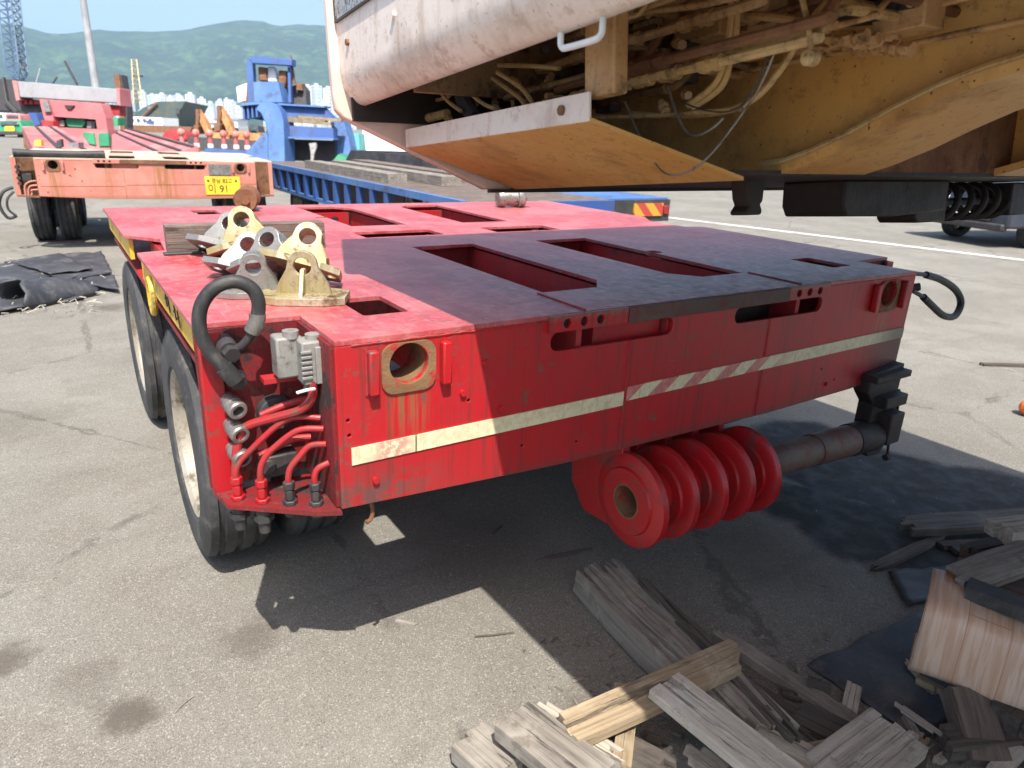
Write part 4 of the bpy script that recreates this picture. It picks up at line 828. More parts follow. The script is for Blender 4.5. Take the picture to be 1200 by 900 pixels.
pk((735, 850), (725, 920), .05, .10, .05, .03, 'wood_tan', 36, 'upright tan splinter wedge in the pile', jag=.06, strips=2, rough=.005)
pk((800, 880), (870, 930), .12, .12, .05, .03, 'wood_grey', 37, 'short grey lath leaning under the bleached board', jag=.05, strips=3, rough=.005)
pk((660, 843), (720, 868), .03, .03, .05, .04, 'wood_grey', 38, 'crumbling grey chunk against the narrow batten', jag=.05, strips=5, rough=.012)
pk((1122, 812), (1150, 900), .10, .0, .11, .06, 'timber', 39, 'brown squared block standing under the wood-print vinyl', jag=.01, strips=1, rough=.003)
pk((1100, 880), (1260, 860), .03, .03, .08, .05, 'wood_dark', 40, 'dark rail behind the brown squared block', jag=.03, strips=3, rough=.005)
pk((1160, 915), (1215, 860), .02, .04, .04, .03, 'wood_pale', 41, 'thin pale stick beside the brown squared block', jag=.02, strips=2, rough=.003)
pk((1012, 674), (1105, 630), .004, .012, .05, .018, 'wood_dark', 42, 'short dark split board lying on the oil stain', jag=.12, strips=5, rough=.005, taper=.8)
pk((1045, 622), (1260, 608), .03, .05, .13, .035, 'wood_dark', 43, 'long dark grey plank across the oil stain', jag=.08, strips=5, rough=.006, taper=.3)
pk((1110, 648), (1230, 640), .004, .006, .12, .02, 'wood_dark', 44, 'flat dark board under the long grey plank', jag=.05, strips=3, rough=.004)
pk((1118, 690), (1235, 645), .345, .37, .10, .05, 'wood_grey', 45, 'curled grey bark slab on top of the vinyl roll', jag=.04, strips=4, rough=.012)
pk((1150, 665), (1240, 640), .30, .32, .16, .04, 'wood_dark', 46, 'dark rotten slab under the grey bark slab', jag=.05, strips=6, rough=.012)
pk((1130, 695), (1260, 745), .355, .365, .07, .04, 'rubber', 47, 'black charred strip lying on the vinyl roll', jag=.02, strips=2, rough=.004)
pk((1165, 632), (1240, 622), .38, .40, .10, .05, 'wood_pale', 48, 'pale rounded log end above the dark rotten slab', jag=.02, strips=3, rough=.01)
plank('stick', G(625, 659), G(700, 644), .022, .010, 'wood_dark', 50, 'flat charred splinter lying on asphalt before the red eye plates', 'stick', None, .05, 4, 0, 0, .003, .6)
plank('stick', G(575, 628), G(588, 616), .012, .006, 'wood_dark', 51, 'tiny black splinter in the trailer shadow', 'stick', None, .02, 2, 0, 0, .002)
plank('stick', G(463, 728), G(490, 734), .014, .008, 'wood_grey', 52, 'small grey wood chip on the sunlit asphalt', 'stick', None, .01, 2, 0, 0, .002)
tag(MB().tube([G(556, 746, .004), G(578, 744, .006), G(602, 741, .004)], .003, 6, smooth=4).build('twig', 'wood_dark'), 'thin dark twig on the sunlit asphalt near the shadow edge', 'twig')
tag(MB().tube([G(205, 835, .003), G(218, 822, .005), G(228, 815, .003)], .0018, 6, smooth=4).build('twig', 'wood_grey'), 'hair-thin grey twig on open sunlit asphalt', 'twig')
plank('stick', G(1148, 428), G(1260, 432), .05, .02, 'wood_dark', 53, 'dark slat lying alone on the open yard', 'stick', None, .03, 3, 0, 0, .003)
rg = random.Random(31)
for k in range(26):
    px, py = rg.uniform(640, 1110), rg.uniform(800, 905); px = px if py > 850 or px > 760 else px+120; a_ = rg.uniform(0, 6.3); ln = rg.uniform(.05, .16); p = G(px, py, 0); z_ = rg.uniform(0, .05)
    plank('offcut', p+Vector((0, 0, z_)), p+Vector((ln*cos(a_), ln*sin(a_), z_+rg.uniform(-.02, .05) if z_ > .02 else .004)), rg.uniform(.015, .05), rg.uniform(.008, .025), rg.choice(['wood_grey', 'wood_tan', 'wood_pale', 'wood_dark']), 200+k, 'small broken wood offcut among the boards of the pile', 'offcut', 'small wood offcuts in the pile', .03, 3, 0, 0, .004)
# crumbs of wood and grit around the pile: nobody could count them
mb = MB(); rg = random.Random(5)
for k in range(700):
    p = G(rg.uniform(600, 1120), rg.uniform(740, 895)) if k < 520 else G(rg.uniform(0, 1200), rg.uniform(500, 895))
    s = rg.uniform(.002, .007) if k < 520 else rg.uniform(.0015, .004); mb.box((-s*rg.uniform(1, 3), -s*.6, 0), (s*rg.uniform(1, 3), s*.6, s*.8), T(p) @ Matrix.Rotation(rg.uniform(0, 6), 4, 'Z') @ Matrix.Rotation(rg.uniform(-.3, .3), 4, 'X'))
o = mb.build('wood_crumbs', 'wood_grey'); o['kind'] = 'stuff'; tag(o, 'crumbs of wood and grit scattered over the asphalt', 'debris')

# rubber sheet on the ground
def sheet(name, pts, z, mat, label, cat, th=.006, wav=.006, n=18, seed=1, curl=None):
    from mathutils import noise
    a, b, c, d = [Vector(p) for p in pts]; mb = MB(); g = []
    for i in range(n+1):
        for j in range(n+1):
            u, v = i/n, j/n; p = a.lerp(b, u).lerp(d.lerp(c, u), v)
            e = noise.noise(Vector((u*5+seed, v*5, seed)))*.02; p = p+Vector((e, e*.6, 0)) if (i in (0, n) or j in (0, n)) else p
            p.z = z+th+abs(noise.noise(Vector((u*2.4+seed, v*2.4, 2.2))))*wav*2
            if curl: p = curl(u, v, p)
            g.append(p)
    mb.v = [tuple(p) for p in g]; mb.f = [(i*(n+1)+j, (i+1)*(n+1)+j, (i+1)*(n+1)+j+1, i*(n+1)+j+1) for i in range(n) for j in range(n)]
    o = mb.build(name, mat, angle=70); sf = o.modifiers.new('thickness', 'SOLIDIFY'); sf.thickness = th; sf.offset = -1
    return tag(o, label, cat)
sheet('rubber_sheet', (G(945, 783), G(1075, 722), G(1190, 790), G(1080, 872)), .002, 'mat', 'black rubber sheet lying flat beside the wood-print vinyl', 'sheet', seed=3)
sheet('stone_slab', (G(1040, 672), G(1120, 665), G(1130, 700), G(1062, 712)), .001, 'dark', 'grey flat scrap of sheet between oil stain and vinyl', 'scrap', th=.004, seed=8, n=8)
# vinyl flooring folded over the heap: rounded sleeve
def vinyl():
    A = G(1086, 706, .34); B = G(1290, 772, .34); d = (B-A).normalized(); up = Vector((0, 0, 1)); sd = up.cross(d).normalized()
    if sd.dot(CAM-A) < 0: sd = -sd
    prof = [(-.16, .030), (-.08, .018), (-.03, .010), (.0, .004), (.018, -.006), (.030, -.022), (.037, -.045), (.046, -.10), (.052, -.15), (.055, -.185), (.050, -.205), (.034, -.218), (.008, -.220), (-.06, -.205), (-.12, -.19)]
    rings = []
    L = (B-A).length
    for k in range(13):
        t = k/12; p = A+d*(L*t); wv = .008*sin(t*9)
        rings.append([p+sd*(x*(1+wv))+up*(z+wv*.6)-d*(.02*(x+.1) if k == 0 else 0) for x, z in prof])
    mb = MB(); mb.ring([[(r[i]) for i in range(len(r))] for r in rings], closed=False, caps=False)
    mx = Matrix(((d.x, sd.x, up.x, A.x), (d.y, sd.y, up.y, A.y), (d.z, sd.z, up.z, A.z), (0, 0, 0, 1))); inv = mx.inverted()
    # unrolled print coordinates: x along the roll, y around the fold
    mb.v = [tuple(inv @ Vector(v)) for v in mb.v]
    o = mb.build('vinyl_flooring', 'vinyl', angle=60); o.matrix_world = mx; sf = o.modifiers.new('thickness', 'SOLIDIFY'); sf.thickness = .006; sf.offset = -1
    tag(o, 'pale wood-print vinyl flooring folded over the heap of boards', 'flooring')
vinyl()
plank('plank', G(1110, 690, .20), G(1330, 770, .20), .16, .12, 'timber', 61, 'squared board carrying the folded vinyl flooring', 'plank', None, .01, 2, 0, 0, .003)
plank('plank', G(1150, 700, .0), G(1330, 760, .0), .22, .20, 'wood_dark', 63, 'dark lower board of the heap behind the folded vinyl', 'plank', None, .02, 3, 0, 0, .004)
plank('plank', G(1190, 900, .0), G(1300, 800, .0), .2, .14, 'wood_dark', 62, 'dark baulk below the folded vinyl flooring', 'plank', None, .02, 3, 0, 0, .004)

# ================================================================ RUBBER BELT SCRAPS on the left
def scrap(pts, z, seed, label, curl=None, wav=.012): return sheet('rubber_scrap', [G(*p) for p in pts], z, 'mat', label, 'rubber scrap', .012, wav, 14, seed, curl)
GR = 'torn rubber belt scraps on the yard'
def roll_up(u, v, p):
    a = -1.75+u*3.5; rr = .19*(1+.05*sin(v*9+u*5)); L = (v-.5)*(.62+.10*sin(u*11)+.06*sin(u*23)); return Vector((RB.x+RD.x*L+RS.x*rr*sin(a), RB.y+RD.y*L+RS.y*rr*sin(a), max(.012, .035+rr*(1.05-.35*v)*cos(a))))
RB = G(58, 352); RD = Vector((.80, .60, 0)).normalized(); RS = Vector((-.60, .80, 0)).normalized()
for o in (scrap([(5, 308), (60, 300), (118, 297), (80, 320)], 0, 1, 'flat torn rubber strip at the back of the belt scraps'), scrap([(50, 322), (120, 300), (132, 325), (75, 338)], .035, 2, 'wide rubber belt piece lying over the back strip'),
          scrap([(-30, 318), (45, 312), (60, 330), (-30, 345)], .03, 3, 'rubber belt piece with torn end at the yard side'), scrap([(20, 318), (70, 306), (110, 325), (60, 330)], .07, 5, 'shiny upper rubber belt piece in the scrap heap', wav=.02),
          scrap([(-30, 340), (35, 333), (30, 365), (-30, 375)], .02, 4, 'frayed low rubber belt piece beside the curled one'), scrap([(78, 330), (135, 328), (140, 345), (88, 336)], .02, 6, 'narrow rubber strip reaching under the red trailer side'),
          scrap([(20, 345), (75, 340), (70, 362), (20, 370)], .0, 7, 'curled rubber belt piece rolled into a half tube', roll_up), scrap([(70, 348), (100, 342), (98, 352), (75, 356)], .005, 9, 'small rubber flap in front of the curled piece')): o['group'] = GR
mb = MB(); rg = random.Random(2)
for k in range(60):
    p = G(rg.uniform(0, 120), rg.uniform(305, 370), .03); mb.tube([p, p+Vector((rg.uniform(-.05, .05), rg.uniform(-.05, .05), rg.uniform(0, .04))), p+Vector((rg.uniform(-.09, .09), rg.uniform(-.09, .09), rg.uniform(-.02, .03)))], .004, 5)
o = mb.build('frayed_cords', 'cord'); o['kind'] = 'stuff'; tag(o, 'pale frayed cords torn out of the rubber belts', 'cords')

# ================================================================ PINK SISTER TRAILER
PL = G(13, 177, H); PR = G(318, 190, H); ang = R(-5)
PT = root('trailer_module', (-.58, 8.8, 0), 'faded pink trailer module with yellow number plate and rust streaks', 'trailer', rz=ang)
trailer(PT, PAL_P, False)
def pp(name, mb, mat, **k): return mb.build(name, mat, PT, **k)
pp('number_plate', MB().box((2.10, -.010, .685), (2.53, -.002, .915)), 'plate_y', bevel=.004)
pp('blank_plate', MB().box((2.16, -.012, .935), (2.43, -.002, 1.07)), 'galv')
def text(par, body, loc, size, mat, name='lettering', sx=1.):
    cu = bpy.data.curves.new(name, 'FONT'); cu.body = body; cu.size = size; cu.extrude = .001; cu.align_x = 'LEFT'
    ob = bpy.data.objects.new(name, cu); C.objects.link(ob); dg = bpy.context.evaluated_depsgraph_get(); dg.update(); me = bpy.data.meshes.new_from_object(ob.evaluated_get(dg)); bpy.data.objects.remove(ob)
    me.transform(T(loc) @ XZ @ Matrix.Diagonal((sx, 1, 1, 1))); return link(name, me, mat, par)
text(PT, '경남 82고', (2.175, -.0125, .840), .068, 'ink', sx=.95); text(PT, '이 91', (2.125, -.0125, .720), .125, 'ink', sx=.95)
pp('plate_bolt', MB().cyl((2.14, -.016, .865), (2.14, -.009, .865), .014), 'ink'); pp('plate_bolt', MB().cyl((2.48, -.016, .865), (2.48, -.009, .865), .014), 'ink')
for i, (x, z) in enumerate(((.06, .99), (.06, .93), (.06, .86), (.06, .80))): pp('air_coupling', MB().cyl((x, .20, z), (x+.01, .24, z), .022), 'dark')
for k in range(3): pp('hydraulic_pipe', MB().tube([(.25, .08, .84-.05*k), (.18, .09, .83-.05*k), (.12+.03*k, .10, .78-.04*k), (.11+.03*k, .1, .67)], .010, 8, smooth=4), 'pink')
pp('valve', MB().box((.10, .18, .82), (.2, .25, .92)), 'dark', bevel=.01); pp('hose_loop', MB().tube([(-.02, .25, .75), (-.12, .2, .70), (-.18, .2, .55), (-.12, .2, .40), (-.03, .22, .42)], .018, 8, smooth=5), 'hose'); pp('hose_loop', MB().tube([(-.02, .25, .70), (-.09, .2, .62), (-.10, .2, .5), (-.03, .2, .42)], .014, 8, smooth=5), 'hose')
sx = Matrix.Rotation(ang, 4, 'Z')
def pl(x, y, z): return Vector((-.58, 8.8, 0))+(sx @ Vector((x, y, z)))
tag(MB().tube([pl(.06, .10, H+.045), pl(.3, .12, H+.042), pl(.7, .13, H+.042), pl(1.0, .16, H+.045)], [.05, .042, .04, .052], 12).build('rubber_hose', 'hose'), 'thick dark hose length lying on the pink trailer deck', 'hose')

# ================================================================ BLUE TRAILERS on the right of the pink one
BT = root('flatbed_trailer', (2.9, 4.2, 0), 'blue flatbed trailer with side posts carrying grey timbers', 'trailer', world=True)
def bt(name, mb, mat, **k): return mb.build(name, mat, BT, **k)
x0, y0, y1 = 2.95, 4.2, 11.6
bt('deck', MB().box((x0, y0, .94), (x0+1.7, y1, .985)), 'timber'); bt('top_rail', MB().box((x0-.06, y0, .93), (x0-.002, y1, 1.0)), 'lblue'); bt('bottom_rail', MB().box((x0-.05, y0+1.6, .60), (x0-.002, y1, .65)), 'lblue')
y = y0+1.7
while y < y1: bt('post', MB().box((x0-.055, y, .652), (x0-.004, y+.10, .928)), 'blue'); y += .42
bt('side_web', MB().box((x0+.10, y0+1.6, .55), (x0+.12, y1, .938)), 'dark'); bt('end_beam', MB().box((x0, y0-.06, .72), (x0+1.7, y0-.002, .985)), 'blue')
for y in (4.75, 5.7, 9.8):
    wheel(BT, 0, 0, .40, .24, -1, n=28).location = Vector((x0+.20, y, 0))-Vector(BT['_w']); wheel(BT, 0, 0, .40, .24, 1, n=28).location = Vector((x0+1.5, y, 0))-Vector(BT['_w'])
bt('red_marker', MB().box((x0-.07, 5.15, .70), (x0-.057, 5.25, .86)), 'red')
for i, (a, b, w_, mt, lb) in enumerate((((3.25, 6.4), (3.25, 9.6), .24, 'wood_grey', 'grey timber baulk lying along the edge of the blue flatbed'), ((3.75, 6.0), (3.75, 9.8), .26, 'wood_grey', 'second grey timber baulk inside the edge baulk on the blue flatbed'), ((4.2, 6.6), (4.25, 10.2), .3, 'timber', 'brown timber baulk at the far side of the blue flatbed'))):
    plank('timber_beam', (a[0], a[1], .986), (b[0], b[1], .986), w_, .11, mt, 70+i, lb, 'timber', 'timbers on the blue flatbed', .01, 1, 0, 0, .004)
B2 = root('flatbed_trailer', (6.2, 6, 0), 'light blue flatbed trailer with red and yellow chevron tail board', 'trailer', world=True)
def b2(name, mb, mat, **k): return mb.build(name, mat, B2, **k)
pA = G(785, 247, .82); pA = Vector((7.25, 5.95, .82))
b2('deck', MB().box((4.9, 6.0, .76), (7.25, 15.5, .82)), 'lblue'); b2('tail_beam', MB().box((4.9, 5.95, .50), (7.25, 5.998, .80)), 'dark'); b2('chassis', MB().box((5.3, 6.2, .45), (6.8, 15, .755)), 'dark')
b2('chevron_board', MB().box((6.55, 5.925, .58), (7.10, 5.948, .755)), 'chev'); b2('chevron_board', MB().box((5.0, 5.925, .58), (5.55, 5.948, .755)), 'chev'); b2('tail_lamp', MB().box((7.12, 5.92, .6), (7.22, 5.948, .72)), 'red', bevel=.01)
for y in (7.5, 8.8, 10.1, 12.5): wheel(B2, 0, 0, .40, .24, -1, n=24).location = Vector((5.06, y, 0))-Vector(B2['_w']); wheel(B2, 0, 0, .40, .24, 1, n=24).location = Vector((7.05, y, 0))-Vector(B2['_w'])
for i, yy in enumerate((8.2, 9.8, 11.4, 13.0)):
    t = root('wheel_ramp', (5.3, yy, .82), 'dark wedge stop standing on the light blue flatbed deck', 'wedge', 'wedge stops on the light blue flatbed', world=True); MB().poly([(0, 0), (.7, 0), (.2, .34), (0, .34)], 1.6, T((5.2, yy, .82)) @ YZ).build('wedge_block', 'dark', t); MB().box((5.2, yy-.06, .822), (6.8, yy-.005, .9)).build('wedge_lip', 'lblue', t)

# ================================================================ ROSE TRANSPORTER with grey beam (far left)
RT0 = D(80, 190, 24); RG = root('ramp_transporter', (RT0.x, RT0.y, 0), 'rose pink ramp transporter with grey cross beam and green engine', 'transporter', world=True)
def quad(mb, px, dep, th=.3):
    """panel: outline surveyed at a distance, given real thickness away from the viewer"""
    P = [D(a, b, dep) for a, b in px]; bk = Vector((FW.x, FW.y, 0)).normalized()*th; n = len(P)
    return mb.add(P+[p+bk for p in P], [tuple(range(n)), tuple(reversed(range(n, 2*n)))]+[(i, i+n, (i+1) % n+n, (i+1) % n) for i in range(n)])
def rgp(name, px, dep, mat, th=.3, **k): return quad(MB(), px, dep, th).build(name, mat, RG, **k)
rgp('cross_beam', [(20, 95), (136, 104), (137, 121), (23, 114)], 23, 'greyp', .7, bevel=.03); rgp('beam_end', [(14, 94), (20, 95), (23, 117), (19, 118)], 23, 'rose', .7); rgp('beam_end', [(136, 103), (140, 104), (141, 124), (137, 122)], 23, 'rose', .7)
rgp('upper_body', [(46, 116), (118, 121), (124, 138), (62, 135)], 22.5, 'rose', .5); rgp('upper_body', [(62, 135), (124, 138), (126, 152), (114, 151), (112, 139.5), (64, 136.5)], 22.4, 'rose', .4); rgp('body_slot', [(75, 123), (87, 123.5), (83, 128), (79, 128)], 22.44, 'under_black', .05)
rgp('side_post', [(46, 116), (55, 117), (62, 135), (64, 150), (54, 150)], 22.4, 'rose', .5); rgp('grey_box', [(49, 118), (56, 119), (59, 131), (52, 131)], 22.3, 'galv', .08)
rgp('engine_bay', [(64, 137), (112, 140), (113, 152), (64, 150)], 22.9, 'under_black', .2); rgp('engine', [(78, 138), (98, 139), (100, 144), (96, 149), (80, 148), (77, 143)], 22.6, 'green', .25); rgp('engine_pulley', [(70, 141), (75, 141), (75, 148), (70, 148)], 22.6, 'steel', .2); rgp('engine_pulley', [(102, 142), (107, 142), (107, 150), (102, 150)], 22.6, 'steel', .2)
rgp('hydraulic_stack', [(22, 116), (45, 117), (47, 132), (24, 131)], 23.4, 'dark', .4)
for k in range(4): rgp('red_actuator', [(22+6*k, 117), (26+6*k, 117.3), (26+6*k, 122), (22+6*k, 122)], 23.2, 'red', .2)
rgp('right_stack', [(124, 122), (140, 124), (140, 136), (126, 135)], 23.2, 'red_old', .4); rgp('green_box', [(126, 138), (138, 138), (138, 147), (126, 147)], 22.8, 'green', .5); rgp('blue_box', [(33, 132), (42, 132), (47, 146), (40, 147)], 22.0, 'blue', .3); rgp('red_box', [(48, 141), (62, 142), (63, 149), (50, 148)], 21.9, 'red_old', .3)
rgp('lower_body', [(60, 149), (126, 152), (130, 183), (60, 180)], 22.2, 'rose', .6); rgp('hatch', [(96, 155), (110, 156), (112, 170), (104, 168)], 22.15, 'green', .1); rgp('hatch', [(115, 156), (127, 156), (128, 171), (116, 171)], 22.15, 'green', .1)
def ramp(a, b, c, d, da, db, strip):
    m = MB(); P = [D(a[0], a[1], da), D(b[0], b[1], da), D(c[0], c[1], db), D(d[0], d[1], db)]; m.add(P+[p-Vector((0, 0, .35)) for p in P], [(0, 1, 2, 3), (7, 6, 5, 4), (0, 4, 5, 1), (1, 5, 6, 2), (2, 6, 7, 3), (3, 7, 4, 0)]); m.build('ramp', 'rose', RG)
    for t in strip:
        q = [P[0].lerp(P[1], t), P[0].lerp(P[1], t+.07), P[3].lerp(P[2], t+.07), P[3].lerp(P[2], t)]; m = MB(); m.add([p+Vector((0, 0, .003)) for p in q]+[p+Vector((0, 0, .03)) for p in q], [(0, 3, 2, 1), (4, 5, 6, 7), (0, 1, 5, 4), (1, 2, 6, 5), (2, 3, 7, 6), (3, 0, 4, 7)]); m.build('ramp_rail', 'dark', RG)
ramp((26, 148), (66, 148), (128, 184), (40, 176), 21, 15, (.35, .75)); ramp((131, 158), (150, 150), (232, 171), (182, 186), 20, 16, (.2, .55, .85))
rgp('ramp_side', [(26, 149), (40, 176), (40, 184), (28, 172)], 20.9, 'rust', .1); rgp('cheek', [(131, 158), (182, 187), (182, 193), (131, 188)], 17, 'rose', .2); rgp('yellow_lamp', [(40, 164), (48, 164), (48, 171), (40, 171)], 15.5, 'yellow', .1); rgp('stanchion', [(66, 165), (71, 163), (72, 172), (66, 174)], 15.6, 'dark', .1); rgp('stanchion', [(80, 167), (92, 167), (92, 173), (80, 173)], 15.6, 'steel', .2)
rgp('foot', [(60, 180), (130, 183), (128, 215), (62, 213)], 22.3, 'dark', .5)

# ================================================================ BLUE STERN FRAME (heavy blue structure)
BS = D(345, 195, 25); BG = root('loading_frame', (BS.x, BS.y, 0), 'blue steel loading frame with curved legs and rusty winch tower', 'loading frame', world=True)
def bg(name, px, dep, mat, th=.4, **k): return quad(MB(), px, dep, th).build(name, mat, BG, **k)
arc = [(304, 120), (313, 119), (323, 122), (329, 130), (332, 142), (333, 160), (333.5, 183), (334, 215), (315, 214), (314, 183), (314, 160), (311, 145), (306, 133), (300, 128)]
bg('curved_leg', arc, 24, 'lblue', 1.2, bevel=.02); bg('curved_leg', [(388, 137), (402, 139), (408, 160), (412, 180), (425, 188), (425, 215), (392, 213), (391, 185)], 25.5, 'lblue', 1.0); bg('brace', [(284, 183), (305, 160), (314, 152), (314, 186), (284, 188)], 24.3, 'lblue', .3); bg('base_plate', [(240, 174), (300, 178), (300, 196), (240, 192)], 25, 'blue', .5)
bg('upper_beam', [(327, 123), (378, 126), (390, 138), (332, 137)], 24.6, 'blue', .6); bg('lower_beam', [(332, 147), (390, 150), (391, 163), (333, 161)], 24.6, 'blue', .6); bg('beam_flange', [(325, 121), (380, 124), (380, 126), (325, 123)], 24.4, 'lblue', .9); bg('beam_flange', [(333, 160), (391, 162), (391, 164), (333, 162)], 24.4, 'lblue', .8); bg('dark_bay', [(333, 163), (392, 165), (393, 190), (334, 188)], 25.2, 'under_black', .4)
for k in range(5): bg('rib', [(284+5*k, 123), (286+5*k, 123), (287+5*k, 140-k), (285+5*k, 140-k)], 24.4, 'blue', .5)
bg('ledge', [(281, 121), (305, 119), (306, 122), (282, 124)], 24.3, 'lblue', .6); bg('ledge_back', [(284, 123), (308, 122), (312, 142), (290, 138)], 25.2, 'blue', .2)
bg('winch_base', [(297, 96), (326, 96), (331, 120), (298, 119)], 24.4, 'lblue', .8); bg('tower_beam', [(294, 65), (342, 69), (342, 77), (295, 74)], 24.6, 'blue', .5, bevel=.02); bg('tower_leg', [(289, 68), (296, 74), (298, 120), (291, 120)], 24.8, 'blue', .3); bg('tower_leg', [(291, 74), (294, 74), (297, 118), (288, 118)], 25.4, 'rust', .2)
bg('winch_drum', [(302, 78), (312, 79), (313, 95), (303, 95)], 24.9, 'rust', .4, bevel=.05); bg('winch_drum', [(326, 82), (336, 83), (335, 96), (330, 112), (326, 97)], 24.9, 'rust', .4, bevel=.05); bg('cylinder', [(313, 78), (322, 78), (325, 96), (313, 96)], 25.0, 'white', .4, bevel=.05); bg('stay', [(339, 66), (341, 66), (346, 98), (342, 98)], 25, 'rust', .1); bg('stay', [(337, 78), (340, 79), (341, 120), (338, 120)], 24.8, 'blue', .2)
bg('motor_house', [(330, 104), (352, 98), (358, 106), (359, 124), (332, 121)], 25.4, 'dark', .6); bg('rusty_box', [(348, 97), (354, 98), (354, 106), (347, 105)], 25.2, 'rust', .4); bg('white_cabin', [(277, 102), (290, 97), (292, 116), (279, 120)], 26.5, 'white', .8)
for k, (a, b) in enumerate(((333, 141), (352, 140), (340, 144))):
    plank('plank', D(a, b-1, 24.8), D(a+50, b+3, 24.8), .5, .10, 'wood_tan', 80+k, ['bleached plank stored inside the blue frame on top', 'bleached plank stored inside the blue frame at the middle', 'bleached plank stored inside the blue frame underneath'][k], 'plank', 'planks stored in the blue frame', .02, 2, 0, 0, .01)
bg('hook_block', [(362, 168), (370, 167), (371, 172), (368, 180), (366, 196), (364, 196), (364, 178)], 20, 'steel', .1)
o = quad(MB(), [(384, 196), (396, 181), (403, 184), (412, 196)], 19, .8).build('tarpaulin', 'green'); tag(o, 'small pale green tarpaulin heap at the foot of the blue frame', 'tarpaulin')
t = root('shipping_container', D(440, 205, 32)*1, 'white corrugated container behind the blue frame', 'container', world=True); t.location.z = 0; t['_w'] = tuple(t.location)
quad(MB(), [(425, 150), (480, 155), (482, 200), (425, 198)], 32, 2.4).build('container_body', 'white', t)
for k in range(12): quad(MB(), [(427+4.4*k, 151), (429+4.4*k, 151), (429+4.4*k, 198), (427+4.4*k, 198)], 31.94, .05).build('corrugation', 'white', t)
o = quad(MB(), [(408, 156), (420, 157), (424, 198), (410, 196)], 30, 1.2).build('teal_cabinet', 'teal'); tag(o, 'teal steel cabinet between blue frame and white container', 'cabinet'); 

# ================================================================ HARBOUR behind
def base(px, py, dep):
    p = D(px, py, dep); return Vector((p.x, p.y, 0))
# lamp post
b0 = base(112, 100, 46); LP = root('lamp_post', b0, 'tall pale lamp post with red banded foot behind the rose transporter', 'lamp post', world=True)
MB().tube([b0+Vector((0, 0, 2.3)), b0+Vector((0, 0, 14))], [.24, .15], 16).build('pole', 'pole', LP); MB().tube([b0+Vector((0, 0, 1.9)), b0+Vector((0, 0, 2.7))], .42, 12).build('red_band', 'red', LP); MB().tube([b0, b0+Vector((0, 0, 2.0))], .36, 12).build('foot', 'pole', LP)
m = MB(); m.tube([b0+Vector((-1.2, 0, 14)), b0+Vector((1.2, 0, 14))], .06, 8); m.box(tuple(b0+Vector((-1.5, -.2, 13.9))), tuple(b0+Vector((-.9, .2, 14.1)))); m.box(tuple(b0+Vector((.9, -.2, 13.9))), tuple(b0+Vector((1.5, .2, 14.1)))); m.build('lamp_head', 'dark', LP)
# lattice crane boom
cb = base(22, 140, 90); CRN = root('crawler_crane', cb, 'dark blue lattice boom crane standing at the far left', 'crane', world=True)
A = D(21, 92, 90); B = D(3, -60, 90); ax = (B-A).normalized(); s1 = RT; s2 = ax.cross(s1).normalized(); hw = .85
ch = [(1, 1), (1, -1), (-1, -1), (-1, 1)]; nb = 16; L_ = (B-A).length
def cpt(i, k): t = i/nb; wv = hw*(.5 if i == 0 else 1); return A+ax*L_*t+s1*(ch[k][0]*wv)+s2*(ch[k][1]*wv)
M['boom'] = paint('boom_blue', (.07, .12, .22), amt=.2, scale=.5, rough=.5)
for k in range(4): MB().tube([cpt(i, k) for i in range(nb+1)], .10, 6).build('boom_chord', 'boom', CRN)
for i in range(nb):
    m = MB()
    for k in range(4):
        m.tube([cpt(i, k), cpt(i+1, (k+1) % 4)], .055, 5); m.tube([cpt(i, k), cpt(i, (k+1) % 4)], .05, 5)
    m.build('boom_lacing', 'boom', CRN)
def crn(name, px, dep, mat, th): quad(MB(), px, dep, th).build(name, mat, CRN, bevel=.05)
crn('crane_house', [(-20, 92), (14, 93), (20, 112), (24, 130), (-20, 130)], 91, 'dark', 3); crn('crawler_track', [(-25, 130), (28, 131), (30, 151), (-25, 151)], 90, 'under_black', 4); m = MB()
m.tube([D(18, 30, 90), D(24, 70, 90)], .04, 5); m.tube([D(24, 70, 90), D(26, 74, 90), D(28, 82, 90)], .16, 6); m.build('hook_cable', 'dark', CRN)
crn('gantry', [(0, 96), (3, 90), (8, 118), (20, 130), (16, 132), (4, 120)], 90.5, 'dark', .6)
# leaning dark slab, masts
t = root('steel_ramp', base(139, 140, 30), 'raised brown grey ramp flap standing beside the grey beam', 'ramp', world=True); quad(MB(), [(133, 88), (139, 87), (146, 130), (146, 190), (141, 190), (140, 130)], 30, .5).build('flap', 'rust', t); quad(MB(), [(139, 87), (142, 88), (149, 130), (149, 190), (146, 190), (146, 130)], 30.1, .5).build('flap_frame', 'dark', t)
for (pts, r, dep, mt, lb) in (([(90, 98), (76, 72)], .10, 60, 'dark', 'short dark derrick spar leaning behind the grey beam'), ([(42, 98), (47, 80)], .05, 60, 'pole', 'thin pale spar left of the derrick spar'), ([(62, 98), (67, 90)], .07, 60, 'dark', 'stubby dark davit beside the thin pale spar')):
    p = [D(a, b, dep) for a, b in pts]; f0 = Vector((p[0].x, p[0].y, 0)); tag(MB().tube([f0, p[0], p[1]], r, 8).build('spar', mt), lb, 'spar')
